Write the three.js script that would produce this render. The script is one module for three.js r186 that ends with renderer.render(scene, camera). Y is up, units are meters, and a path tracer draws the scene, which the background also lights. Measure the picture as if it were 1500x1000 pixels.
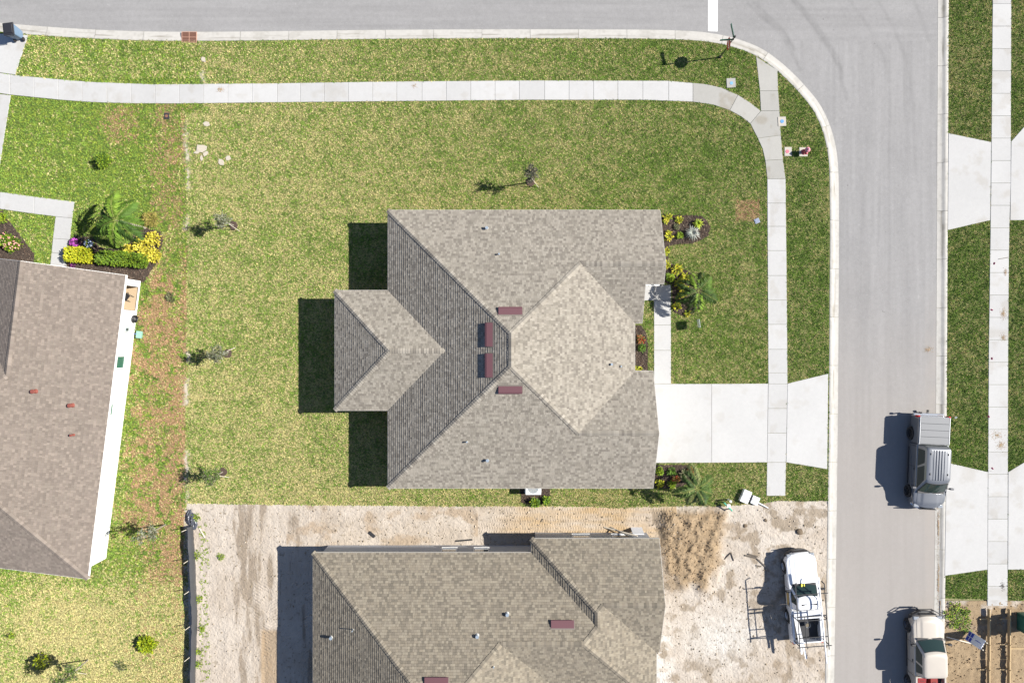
import * as THREE from 'three';
import { mergeGeometries, toCreasedNormals } from 'three/addons/utils/BufferGeometryUtils.js';
import { RoundedBoxGeometry } from 'three/addons/geometries/RoundedBoxGeometry.js';

/* ------------------------------------------------------------------ camera, sky, sun, exposure */
const scene = new THREE.Scene();
const FLY = 45, FOCAL = 1062;                     // drone height in metres, focal length in pixels of the survey picture
const camera = new THREE.PerspectiveCamera(2 * Math.atan(500 / FOCAL) * 180 / Math.PI, 1.5, 0.5, 900);
camera.position.set(0, FLY, 0);
camera.up.set(0, 0, -1);
camera.lookAt(0, 0, 0);

const renderer = new THREE.WebGLRenderer({ antialias: true });
renderer.toneMapping = THREE.LinearToneMapping;
renderer.toneMappingExposure = 2.25;
renderer.shadowMap.enabled = true;

const sunDir = new THREE.Vector3(2.86, 2.5, -0.38).normalize();
// clear sky: pale haze at the horizon, blue overhead, a broad bright glow round the sun
{
  const W = 512, H = 256, d = new Float32Array(W * H * 4), v = new THREE.Vector3();
  for (let j = 0; j < H; j++) for (let i = 0; i < W; i++) {
    const lat = (j + 0.5) / H * Math.PI - Math.PI / 2, lon = (i + 0.5) / W * 2 * Math.PI - Math.PI, k = (j * W + i) * 4;
    v.set(Math.cos(lat) * Math.cos(lon), Math.sin(lat), Math.cos(lat) * Math.sin(lon));
    const up = Math.max(0, v.y), h = Math.pow(1 - up, 3), g = Math.pow(Math.max(0, v.dot(sunDir)), 6) * 0.12;
    d[k] = 0.055 + 0.09 * h + g; d[k + 1] = 0.093 + 0.09 * h + g * 0.95; d[k + 2] = 0.185 + 0.07 * h + g * 0.9; d[k + 3] = 1;
  }
  const t = new THREE.DataTexture(d, W, H, THREE.RGBAFormat, THREE.FloatType);
  t.mapping = THREE.EquirectangularReflectionMapping; t.magFilter = t.minFilter = THREE.LinearFilter; t.needsUpdate = true;
  scene.background = t; scene.environment = t;
}

const sun = new THREE.DirectionalLight(new THREE.Color(1, 0.955, 0.885), 4.6);
sun.position.copy(sunDir).multiplyScalar(90);
sun.castShadow = true;
sun.shadow.mapSize.set(4096, 4096);
sun.shadow.radius = 1;
Object.assign(sun.shadow.camera, { left: -50, right: 50, top: 40, bottom: -40, near: 1, far: 220 });
scene.add(sun, sun.target);

/* ------------------------------------------------------------------ helpers */
let seed = 12345;
const rnd = () => { seed = (seed * 1664525 + 1013904223) >>> 0; return seed / 4294967296; };
const rr = (a, b) => a + (b - a) * rnd();
const hash = (ix, iy, s) => { let h = Math.imul(ix, 374761393) + Math.imul(iy, 668265263) + Math.imul(s, 2246822519); h = Math.imul(h ^ (h >>> 13), 1274126177); return ((h ^ (h >>> 16)) >>> 0) / 4294967296; };
function noise(x, y, s = 0) {
  const ix = Math.floor(x), iy = Math.floor(y), fx = x - ix, fy = y - iy;
  const u = fx * fx * (3 - 2 * fx), v = fy * fy * (3 - 2 * fy);
  const a = hash(ix, iy, s), b = hash(ix + 1, iy, s), c = hash(ix, iy + 1, s), d = hash(ix + 1, iy + 1, s);
  return a + (b - a) * u + (c - a) * v + (a - b - c + d) * u * v;
}
const fbm = (x, y, s = 0, o = 4) => { let r = 0, a = 0.5, n = 0; for (let i = 0; i < o; i++) { r += a * noise(x, y, s + i * 17); n += a; a *= 0.5; x *= 2.03; y *= 2.03; } return r / n; };
const clamp = (x, a = 0, b = 1) => Math.min(b, Math.max(a, x));
const sstep = (a, b, x) => { const t = clamp((x - a) / (b - a)); return t * t * (3 - 2 * t); };
const mix = (a, b, t) => a + (b - a) * t;
const mix3 = (a, b, t) => [mix(a[0], b[0], t), mix(a[1], b[1], t), mix(a[2], b[2], t)];

// survey picture -> plan metres for a point that lies at height h
const at = (px, py, h = 0.1) => [(px - 750) * (FLY - h) / FOCAL, (py - 500) * (FLY - h) / FOCAL];
const V = (x, y, z) => new THREE.Vector3(x, y, z);
const P3 = (px, py, h = 0.1) => { const p = at(px, py, h); return V(p[0], h, p[1]); };
const plan = (list, h = 0.1) => list.map(([a, b]) => at(a, b, h));
function inside(x, z, poly) {
  let c = false;
  for (let i = 0, j = poly.length - 1; i < poly.length; j = i++) {
    const [xi, zi] = poly[i], [xj, zj] = poly[j];
    if ((zi > z) !== (zj > z) && x < (xj - xi) * (z - zi) / (zj - zi) + xi) c = !c;
  }
  return c;
}
const area2 = (p) => { let a = 0; for (let i = 0, j = p.length - 1; i < p.length; j = i++) a += p[j][0] * p[i][1] - p[i][0] * p[j][1]; return a / 2; };

const used = {};
const numbered = (n) => { used[n] = (used[n] ?? -1) + 1; return used[n] ? `${n}_${String(used[n]).padStart(3, '0')}` : n; };
function tag(o, label, category, group, kind) {
  o.name = numbered(o.name);
  o.userData.label = label; o.userData.category = category;
  if (group) o.userData.group = group;
  if (kind) o.userData.kind = kind;
  scene.add(o);
  return o;
}
function thing(name, label, category, pos = [0, 0, 0], turn = 0, group, kind) {
  const o = new THREE.Group(); o.name = name; o.position.set(...pos); o.rotation.y = turn;
  return tag(o, label, category, group, kind);
}
function part(name, geo, mat, parent, label) {
  const m = new THREE.Mesh(geo, mat); m.name = name; m.castShadow = m.receiveShadow = true;
  if (label) m.userData.label = label;
  if (parent) parent.add(m);
  return m;
}
const C = (r, g, b) => new THREE.Color().setRGB(r, g, b);            // linear base colour
const std = (c, roughness = 0.8, o = {}) => new THREE.MeshStandardMaterial({ color: Array.isArray(c) ? C(...c) : c, roughness, side: THREE.DoubleSide, ...o });

// collects triangles with vertex colours
class MB {
  constructor() { this.p = []; this.c = []; this.uv = []; }
  tri(a, b, c, col = [1, 1, 1], ua = [0, 0], ub = [0, 0], uc = [0, 0]) { this.p.push(...a, ...b, ...c); for (let i = 0; i < 3; i++) this.c.push(...col); this.uv.push(...ua, ...ub, ...uc); }
  quad(a, b, c, d, col) { this.tri(a, b, c, col); this.tri(a, c, d, col); }
  add(geo, m, col = [1, 1, 1]) {
    const g = geo.index ? geo.toNonIndexed() : geo.clone();
    if (m) g.applyMatrix4(m);
    const a = g.attributes.position.array;
    for (let i = 0; i < a.length; i++) this.p.push(a[i]);
    for (let i = 0; i < a.length / 3; i++) { this.c.push(...col); this.uv.push(0, 0); }
    return this;
  }
  box(w, h, d, x, y, z, col, ry = 0, rx = 0, rz = 0) { return this.add(new THREE.BoxGeometry(w, h, d), new THREE.Matrix4().compose(V(x, y, z), new THREE.Quaternion().setFromEuler(new THREE.Euler(rx, ry, rz)), V(1, 1, 1)), col); }
  geo(crease = 0) {
    let g = new THREE.BufferGeometry();
    g.setAttribute('position', new THREE.Float32BufferAttribute(this.p, 3));
    g.setAttribute('color', new THREE.Float32BufferAttribute(this.c, 3));
    g.setAttribute('uv', new THREE.Float32BufferAttribute(this.uv, 2));
    g.computeVertexNormals();
    if (crease) g = toCreasedNormals(g, crease);
    return g;
  }
}
const vcol = (rough = 0.85, o = {}) => std([1, 1, 1], rough, { vertexColors: true, ...o });
const M4 = (x, y, z, ry = 0, rx = 0, rz = 0, s = 1) => new THREE.Matrix4().compose(V(x, y, z), new THREE.Quaternion().setFromEuler(new THREE.Euler(rx, ry, rz, 'YXZ')), V(s, s, s));
// tube between two points
function rod(a, b, r0, r1 = r0, seg = 6) {
  const d = b.clone().sub(a), g = new THREE.CylinderGeometry(r1, r0, d.length(), seg);
  g.applyQuaternion(new THREE.Quaternion().setFromUnitVectors(V(0, 1, 0), d.clone().normalize()));
  g.translate((a.x + b.x) / 2, (a.y + b.y) / 2, (a.z + b.z) / 2);
  return g;
}
const merged = (list) => mergeGeometries(list.map((g) => { const n = g.index ? g.toNonIndexed() : g.clone(); for (const k of Object.keys(n.attributes)) if (!['position', 'normal', 'uv'].includes(k)) n.deleteAttribute(k); return n; }));
const rbox = (w, h, d, r, x = 0, y = 0, z = 0) => new RoundedBoxGeometry(w, h, d, 2, Math.min(r, w / 2.01, h / 2.01, d / 2.01)).translate(x, y, z);
const bx = (w, h, d, x = 0, y = 0, z = 0) => new THREE.BoxGeometry(w, h, d).translate(x, y, z);

// flat sheet from a plan polygon, uv in metres
function sheet(poly, y, holes = []) {
  const pts = poly.map(([x, z]) => new THREE.Vector2(x, z)), hs = holes.map((h) => h.map(([x, z]) => new THREE.Vector2(x, z)));
  if (THREE.ShapeUtils.area(pts) < 0) pts.reverse();
  hs.forEach((h) => { if (THREE.ShapeUtils.area(h) > 0) h.reverse(); });
  const faces = THREE.ShapeUtils.triangulateShape(pts, hs), all = pts.concat(...hs);
  const g = new THREE.BufferGeometry();
  g.setAttribute('position', new THREE.Float32BufferAttribute(all.flatMap((p) => [p.x, y, p.y]), 3));
  g.setAttribute('uv', new THREE.Float32BufferAttribute(all.flatMap((p) => [p.x, -p.y]), 2));
  g.setIndex(faces.flatMap(([a, b, c]) => [a, c, b]));
  g.computeVertexNormals();
  return g;
}
// slab with chamfered top edge
function slabGeo(poly, y0, y1, ch = 0.008) {
  let p = poly.slice(); if (area2(p) < 0) p.reverse();
  const n = p.length, inner = [];
  for (let i = 0; i < n; i++) {
    const a = p[(i + n - 1) % n], b = p[i], c = p[(i + 1) % n];
    const e1 = [b[0] - a[0], b[1] - a[1]], e2 = [c[0] - b[0], c[1] - b[1]], l1 = Math.hypot(...e1) || 1, l2 = Math.hypot(...e2) || 1;
    const n1 = [-e1[1] / l1, e1[0] / l1], n2 = [-e2[1] / l2, e2[0] / l2], k = 1 / Math.max(0.3, 1 + n1[0] * n2[0] + n1[1] * n2[1]);
    inner.push([b[0] + (n1[0] + n2[0]) * ch * k, b[1] + (n1[1] + n2[1]) * ch * k]);
  }
  const pos = [], uv = [];
  const push = (a, ya) => { pos.push(a[0], ya, a[1]); uv.push(a[0], -a[1]); };
  for (let i = 0; i < n; i++) {
    const j = (i + 1) % n;
    for (const [A, ya, B, yb] of [[p, y0, p, y1 - ch], [p, y1 - ch, inner, y1]]) {
      push(A[i], ya); push(B[j], yb); push(A[j], ya); push(A[i], ya); push(B[i], yb); push(B[j], yb);
    }
  }
  const pts = inner.map(([x, z]) => new THREE.Vector2(x, z));
  for (const [a, b, c] of THREE.ShapeUtils.triangulateShape(pts, [])) { push(inner[a], y1); push(inner[c], y1); push(inner[b], y1); }
  const g = new THREE.BufferGeometry();
  g.setAttribute('position', new THREE.Float32BufferAttribute(pos, 3));
  g.setAttribute('uv', new THREE.Float32BufferAttribute(uv, 2));
  g.computeVertexNormals();
  return g;
}
// texture over a plan rectangle; f(x, z) -> linear rgb (or one number for relief)
const sr = (v) => { v = clamp(v); return 255 * (v <= 0.0031308 ? 12.92 * v : 1.055 * Math.pow(v, 1 / 2.4) - 0.055); };
function planTexture(x0, z0, w, d, res, f, relief) {
  const W = Math.min(2048, Math.round(w * res)), H = Math.min(2048, Math.round(d * res)), data = new Uint8Array(W * H * 4);
  for (let j = 0; j < H; j++) for (let i = 0; i < W; i++) {
    const x = x0 + (i + 0.5) / W * w, z = z0 + d - (j + 0.5) / H * d, k = (j * W + i) * 4, c = f(x, z);
    if (relief) data[k] = data[k + 1] = data[k + 2] = 255 * clamp(c);
    else { data[k] = sr(c[0]); data[k + 1] = sr(c[1]); data[k + 2] = sr(c[2]); }
    data[k + 3] = 255;
  }
  const t = new THREE.DataTexture(data, W, H, THREE.RGBAFormat);
  t.magFilter = THREE.LinearFilter; t.minFilter = THREE.LinearMipmapLinearFilter; t.generateMipmaps = true;
  t.wrapS = t.wrapT = THREE.RepeatWrapping;
  if (!relief) t.colorSpace = THREE.SRGBColorSpace;
  t.repeat.set(1 / w, 1 / d); t.offset.set(-x0 / w, (z0 + d) / d);
  t.needsUpdate = true;
  return t;
}
/* ------------------------------------------------------------------ ground, road, kerbs */
const toPx = (x, z) => [x * FOCAL / FLY + 750, z * FOCAL / FLY + 500];
// road-side edge of the kerb around the corner lot
const kerbInner = plan([[-420, -40], [-200, 5], [-100, 21], [0, 33], [100, 41], [200, 45.5], [290, 46.3], [400, 45.5], [550, 43.6], [700, 42.8], [850, 42.8], [980, 44], [1036, 47.5], [1076, 55.5], [1114, 70], [1140, 87.5], [1160, 105], [1182, 128], [1201, 152], [1215, 180], [1223.5, 208], [1228, 240], [1229.5, 300], [1229, 450], [1228, 600], [1225.5, 800], [1222.5, 1000], [1218, 1300]], 0.02);
const kerbEast = plan([[1366, 1300], [1367.5, 1000], [1370, 800], [1371.5, 600], [1373, 300], [1374.5, 0], [1376, -300]], 0.02);
function resample(pts, step) {
  const c = new THREE.CatmullRomCurve3(pts.map(([x, z]) => V(x, 0, z)), false, 'centripetal');
  const n = Math.ceil(c.getLength() / step);
  return c.getSpacedPoints(n).map((p) => [p.x, p.z]);
}
function offsetPath(p, d) {
  return p.map((q, i) => {
    const a = p[Math.max(0, i - 1)], b = p[Math.min(p.length - 1, i + 1)], l = Math.hypot(b[0] - a[0], b[1] - a[1]);
    return [q[0] - (b[1] - a[1]) / l * d, q[1] + (b[0] - a[0]) / l * d];
  });
}
const kin = resample(kerbInner, 0.3), kout = offsetPath(kin, 0.6);
const kein = resample(kerbEast, 0.3), keout = offsetPath(kein, 0.62);

const ground = part('ground', sheet([[-400, -400], [400, -400], [400, 400], [-400, 400]], -0.01), std([0.2, 0.19, 0.1], 1));
tag(ground, 'bare sandy ground stretching beyond the plots', 'ground', null, 'structure');

// asphalt colour: grey with dust, wheel tracks and dark tyre arcs
const tyreArcs = [
  [[1153, -10], [1193, 40], [1220, 80], [1232, 112], [1240, 145]], [[1158, -10], [1199, 40], [1226, 82], [1236, 112]], [[1095, 5], [1140, 45], [1158, 72], [1172, 102]], [[1104, 3], [1147, 44], [1164, 72]],
  [[1238, -10], [1273, 40], [1292, 77], [1301, 107]], [[1280, -10], [1312, 45], [1330, 95], [1338, 150], [1341, 260]], [[1335, -10], [1352, 30], [1361, 60]]];
const segDist = (x, y, a, b) => { const dx = b[0] - a[0], dy = b[1] - a[1], t = clamp(((x - a[0]) * dx + (y - a[1]) * dy) / (dx * dx + dy * dy)); return Math.hypot(x - a[0] - dx * t, y - a[1] - dy * t); };
function roadTone(x, z) {
  const [u, v] = toPx(x, z);
  let b = 0.214 + 0.03 * (fbm(x * 0.35, z * 0.35, 3, 4) - 0.5) + 0.03 * (fbm(x * 6, z * 6, 9, 3) - 0.5) + 0.03 * (hash(Math.floor(x * 33), Math.floor(z * 33), 5) - 0.5);
  const streak = v < 60 ? fbm(x * 0.25, z * 5, 21, 3) : fbm(x * 5, z * 0.25, 22, 3);
  b *= 1 + 0.2 * (streak - 0.5);
  if (u > 1080 && v < 270) for (const [n, l] of tyreArcs.entries()) {
    let d = 99; for (let k = 0; k + 1 < l.length; k++) d = Math.min(d, segDist(u, v, l[k], l[k + 1]));
    const w = 2.2 + 1.5 * noise(u * 0.03, v * 0.03, 31 + n);
    if (d < 12) b *= 1 - (n < 4 ? 0.17 : 0.1) * Math.exp(-(d * d) / (w * w)) * (0.35 + 0.9 * noise(u * 0.07, v * 0.07, 33 + n));
  }
  if (u > 1080 && v > 60) { b *= 1 - 0.07 * Math.exp(-Math.pow((u - 1302 - 2 * noise(v * 0.02, 0, 8)) / 3, 2)); b *= 1 - 0.05 * Math.exp(-Math.pow((u - 1262) / 7, 2)) - 0.04 * Math.exp(-Math.pow((u - 1330) / 8, 2)); }
  const spot = noise(x * 9, z * 9, 77); if (spot > 0.955) b *= 1.15; const oil = noise(x * 6, z * 6, 71); if (oil > 0.985) b *= 0.6;
  let c = [b, b * 0.982, b * 0.968];
  const dust = clamp(sstep(330, 760, v + 120 * (fbm(x * 0.4, z * 0.4, 41, 3) - 0.5)) * 0.75 + (u > 1355 ? sstep(1340, 1374, u) * sstep(380, 520, v) * fbm(x * 3, z * 1.2, 44, 3) * 0.7 : 0));
  c = mix3(c, [0.275, 0.248, 0.222], u > 1000 ? dust * 0.75 : 0);
  return c;
}
const grit = planTexture(0, 0, 4, 4, 256, (x, z) => 0.5 * noise(x * 60, z * 60, 1) + 0.5 * noise(x * 110, z * 110, 2), true);
const roadMat = std([1, 1, 1], 0.93, { map: planTexture(-34, -25, 68, 52, 30, roadTone), bumpMap: grit, bumpScale: 0.004 });
const roadPts = kin.concat(kein.filter((p) => p[1] > -19.5)).concat([[26.5, -60], [-60, -60]]);
const road = part('road', sheet(roadPts, 0.012), roadMat);
tag(road, 'grey asphalt street curving round the corner lot', 'road', null, 'structure');
const paintMat = std([0.62, 0.62, 0.6], 0.7, { bumpMap: grit, bumpScale: 0.002 });
part('stop_line', slabGeo(plan([[1037.5, -60], [1052, -60], [1051.5, 46], [1037.5, 45.5]], 0.02), 0.014, 0.018, 0.001), paintMat, road);

// concrete
const concreteF = (base, stain, s) => (x, z) => {
  const n = fbm(x * 0.6, z * 0.6, s, 4), f = fbm(x * 7, z * 7, s + 5, 3), g = hash(Math.floor(x * 40), Math.floor(z * 40), s);
  const b = base * (1 + 0.10 * (n - 0.5) + 0.07 * (f - 0.5) + 0.05 * (g - 0.5)), d = sstep(0.56, 0.78, fbm(x * 1.3, z * 1.3, s + 9, 4)) * stain;
  return mix3([b, b * 0.993, b * 0.972], [b * 0.74, b * 0.67, b * 0.56], d);
};
const concMat = (base, stain, s, tint = [1, 1, 1]) => std(tint, 0.92, { map: planTexture(0, 0, 16, 16, 40, concreteF(base, stain, s)), bumpMap: grit, bumpScale: 0.002 });
const newConc = [concMat(0.378, 0.22, 101), concMat(0.362, 0.28, 141), concMat(0.388, 0.2, 181)];
const oldConc = [concMat(0.3, 0.45, 211, [1, 0.985, 0.93]), concMat(0.28, 0.55, 231, [1, 0.985, 0.93])];
const midConc = [concMat(0.372, 0.28, 251), concMat(0.358, 0.32, 271)];
const kerbTone = (s) => (x, z) => { const a = Math.abs(z), streak = fbm(x * 0.5, a * 9, s, 4), f = fbm(x * 7, a * 7, s + 3, 3), k = sstep(0.5, 0.72, streak) * Math.exp(-Math.pow((a - 0.33) / 0.12, 2)); const b = 0.375 * (1 + 0.16 * (f - 0.5) + 0.1 * (fbm(x * 0.7, a, s + 7, 2) - 0.5)); return mix3([b, b * 0.965, b * 0.89], [b * 0.58, b * 0.54, b * 0.46], 0.8 * k + 0.25 * sstep(0.55, 0.7, fbm(x * 2, a * 3, s + 9, 3))); };
const kerbMat = [301, 321, 341].map((k) => std([1, 1, 1], 0.92, { map: planTexture(0, -0.64, 24, 0.64, 60, kerbTone(k)), bumpMap: grit, bumpScale: 0.002 }));

function kerb(name, path, wide, label, from, to) {
  const g = thing(name, label, 'kerb', [0, 0, 0], 0, null, 'structure');
  const prof = [[0, 0.0], [0.005, 0.02], [0.24, 0.034], [0.31, 0.05], [0.40, 0.098], [0.46, 0.115], [wide - 0.012, 0.12], [wide, 0.112], [wide, -0.01]];
  const rings = prof.map(([d]) => offsetPath(path, d)), per = 10;
  for (let s = 0; s + 1 < path.length; s += per) {
    const e = Math.min(path.length - 1, s + per);
    const mid = path[Math.floor((s + e) / 2)]; if (mid[1] < from || mid[1] > to || mid[0] < -40) continue;
    const pos = [], uv = [], idx = [];
    for (let i = s; i <= e; i++) for (let k = 0; k < prof.length; k++) {
      let q = rings[k][i];
      if (i === s || i === e) { const o = rings[k][i === s ? i + 1 : i - 1], l = Math.hypot(o[0] - q[0], o[1] - q[1]); q = [q[0] + (o[0] - q[0]) / l * 0.008, q[1] + (o[1] - q[1]) / l * 0.008]; }
      pos.push(q[0], prof[k][1], q[1]); uv.push(i * 0.3, prof[k][0]);
    }
    const m = prof.length;
    for (let i = 0; i < e - s; i++) for (let k = 0; k + 1 < m; k++) { const a = i * m + k; idx.push(a, a + 1, a + m, a + 1, a + m + 1, a + m); }
    const geo = new THREE.BufferGeometry();
    geo.setAttribute('position', new THREE.Float32BufferAttribute(pos, 3)); geo.setAttribute('uv', new THREE.Float32BufferAttribute(uv, 2)); geo.setIndex(idx);
    part('kerb_segment', toCreasedNormals(geo, 0.7), kerbMat[Math.floor(rnd() * 3)], g);
  }
  return g;
}
kerb('kerb', kin, 0.6, 'pale rolled concrete kerb curving round the corner lot', -24, 26);
kerb('kerb', kein, 0.62, 'straight pale concrete kerb beside the two opposite driveways', -24, 26);

/* ------------------------------------------------------------------ walks and drives: every slab a piece of its own */
const paved = [];                                  // plan polygons without grass
function slabs(name, label, list, mats, y = 0.13, category = 'path') {
  const g = thing(name, label, category, [0, 0, 0], 0, null, 'structure');
  for (const q of list) {
    const p = plan(q), c = p.reduce((a, b) => [a[0] + b[0] / p.length, a[1] + b[1] / p.length], [0, 0]);
    paved.push(p);
    const gap = 0.008, shr = p.map(([x, z]) => { const l = Math.hypot(x - c[0], z - c[1]); return [x + (c[0] - x) / l * gap, z + (c[1] - z) / l * gap]; });
    part('slab', slabGeo(shr, 0, y + rr(-0.004, 0.004), 0.012), mats[Math.floor(rnd() * mats.length)], g);
  }
  return g;
}
// slabs along a strip given its two edges as functions of a running coordinate
const lerpAt = (tab, t) => { for (let i = 0; i + 1 < tab.length; i++) if (t <= tab[i + 1][0] || i + 2 === tab.length) { const [a, va] = tab[i], [b, vb] = tab[i + 1]; return va + (vb - va) * (t - a) / (b - a); } };
const topN = [[-300, 60], [0, 107], [21, 110], [80, 115.6], [133, 120], [227, 123.4], [294, 122.8], [400, 122], [570, 119.4], [770, 117.8], [980, 118.3], [1015, 121.5]];
const botN = [[-300, 92], [0, 136.7], [16, 139], [80, 145.5], [128, 149.5], [187, 151.4], [267, 151.7], [370, 150.3], [770, 146.3], [940, 146.3], [1015, 149]];
const bandN = (cuts) => cuts.slice(0, -1).map((a, i) => { const b = cuts[i + 1], q = [[a, lerpAt(topN, a)]]; const n = Math.ceil((b - a) / 20); for (let k = 1; k < n; k++) q.push([a + (b - a) * k / n, lerpAt(topN, a + (b - a) * k / n)]); q.push([b, lerpAt(topN, b)], [b, lerpAt(botN, b)]); for (let k = n - 1; k > 0; k--) q.push([a + (b - a) * k / n, lerpAt(botN, a + (b - a) * k / n)]); q.push([a, lerpAt(botN, a)]); return q; });
const cutsW = [], cutsN = [298, 333.5, 369, 406, 439.5, 474.7, 510, 545.7, 581, 618, 653.6, 689.4, 725, 760.5, 797.7, 833.5, 869.5, 905, 941.6, 979.5, 1015];
for (let x = -270; x <= 298; x += 35.5) cutsW.push(x); cutsW[cutsW.length - 1] = 298;
slabs('sidewalk', 'pale curving sidewalk in front of the neighbouring house', bandN(cutsW), midConc);
slabs('sidewalk', 'bright white sidewalk running along the long lawn verge', bandN(cutsN), newConc);
slabs('sidewalk', 'weathered grey sidewalk bend with ramp at the street corner', [
  [[1015, 121.5], [1034, 123.2], [1056, 128], [1081, 139], [1069, 161.5], [1045, 153.5], [1015, 149]],
  [[1081, 139], [1100, 151], [1114.5, 162.5], [1099, 181], [1086, 171], [1069, 161.5]],
  [[1114.5, 162.5], [1142, 162], [1144, 198], [1110, 202.5], [1099, 181]],
  [[1110, 202.5], [1144, 198], [1147, 233.5], [1121, 235], [1117, 218]],
  [[1121, 235], [1147, 233.5], [1151, 262], [1124, 262]],
  [[1107.5, 82.5], [1139, 103], [1140, 133], [1113, 133]],
  [[1113, 133], [1140, 133], [1142, 162], [1114.5, 162.5]]], oldConc);
const cutsV = [262, 297.5, 331.5, 367, 403.5, 439.5, 475, 511.5, 546, 562, 598, 634, 677, 726];
const xl = [[262, 1124], [560, 1125.5], [726, 1123]], xr2 = [[262, 1151], [400, 1152.5], [560, 1153.8], [726, 1150.5]];
slabs('sidewalk', 'bright white sidewalk crossing the driveway of the hip roofed house', cutsV.slice(0, -1).map((a, i) => { const b = cutsV[i + 1]; return [[lerpAt(xl, a), a], [lerpAt(xr2, a), a], [lerpAt(xr2, b), b], [lerpAt(xl, b), b]]; }), newConc);
slabs('driveway', 'wide white concrete driveway in front of the garage gable', [
  [[935, 562], [1042.5, 562], [1042.5, 677.5], [935, 678]], [[1042.5, 562], [1125.3, 561.5], [1123.8, 677], [1042.5, 677.5]],
  [[1153.7, 561.5], [1213.5, 547], [1212, 687], [1151.7, 677]]], newConc, 0.134, 'driveway');
slabs('walkway', 'narrow white walkway from front porch to driveway', [
  [[958, 418], [983, 417], [983, 440], [958, 440]], [[958, 440], [983, 440], [983, 476], [958, 476]], [[958, 476], [983, 476], [983, 513], [958, 513]], [[958, 513], [983, 513], [983, 562], [958, 562]],
  [[925, 419], [958, 418], [958, 440], [925, 440]]], newConc, 0.13);
slabs('driveway', 'white driveway edge beneath the blue wheeled bin', [[[-60, 46], [41, 51.5], [22, 109.5], [-60, 98]], [[-60, 132], [15.5, 139.5], [-2, 250], [-60, 242]]], midConc, 0.135, 'driveway');
slabs('walkway', 'elbow shaped front walk beside the flower bed', [
  [[-60, 270], [0, 281], [0, 306], [-60, 296]], [[0, 281], [50, 288], [49, 313], [0, 306]], [[50, 288], [109, 295.5], [105.5, 319.5], [81, 317], [49, 313]],
  [[81, 317], [105.5, 319.5], [102, 351], [77, 349]], [[77, 349], [102, 351], [99, 372], [75, 370]], [[75, 370], [99, 372], [96, 400], [72, 398]]], midConc);
const cutsE = []; for (let y = -60; y < 880; y += 32.8) cutsE.push(y); cutsE.push(887);
const exl = [[-60, 1454.5], [0, 1454.3], [267, 1452], [517, 1448.5], [887, 1446.5]], exr = [[-60, 1482], [0, 1481.8], [267, 1481], [350, 1478.6], [517, 1477.2], [887, 1476.3]];
slabs('sidewalk', 'dusty pale sidewalk across the street with soil stains', cutsE.slice(0, -1).map((a, i) => { const b = cutsE[i + 1]; return [[lerpAt(exl, a), a], [lerpAt(exr, a), a], [lerpAt(exr, b), b], [lerpAt(exl, b), b]]; }), midConc);
slabs('driveway', 'white driveway across the street, opposite the fire hydrant', [[[1389.5, 195], [1452.3, 208], [1450.8, 322.5], [1388.5, 337]], [[1481.5, 207], [1502, 184], [1590, 184], [1590, 322], [1480, 322.5]]], midConc, 0.133, 'driveway');
slabs('driveway', 'dusty white driveway beside the silver pickup', [[[1386.5, 677], [1447.5, 691], [1446.7, 834], [1384, 843]], [[1477, 691], [1502, 676], [1590, 630], [1590, 834], [1476.6, 834]]], midConc, 0.133, 'driveway');

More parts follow.
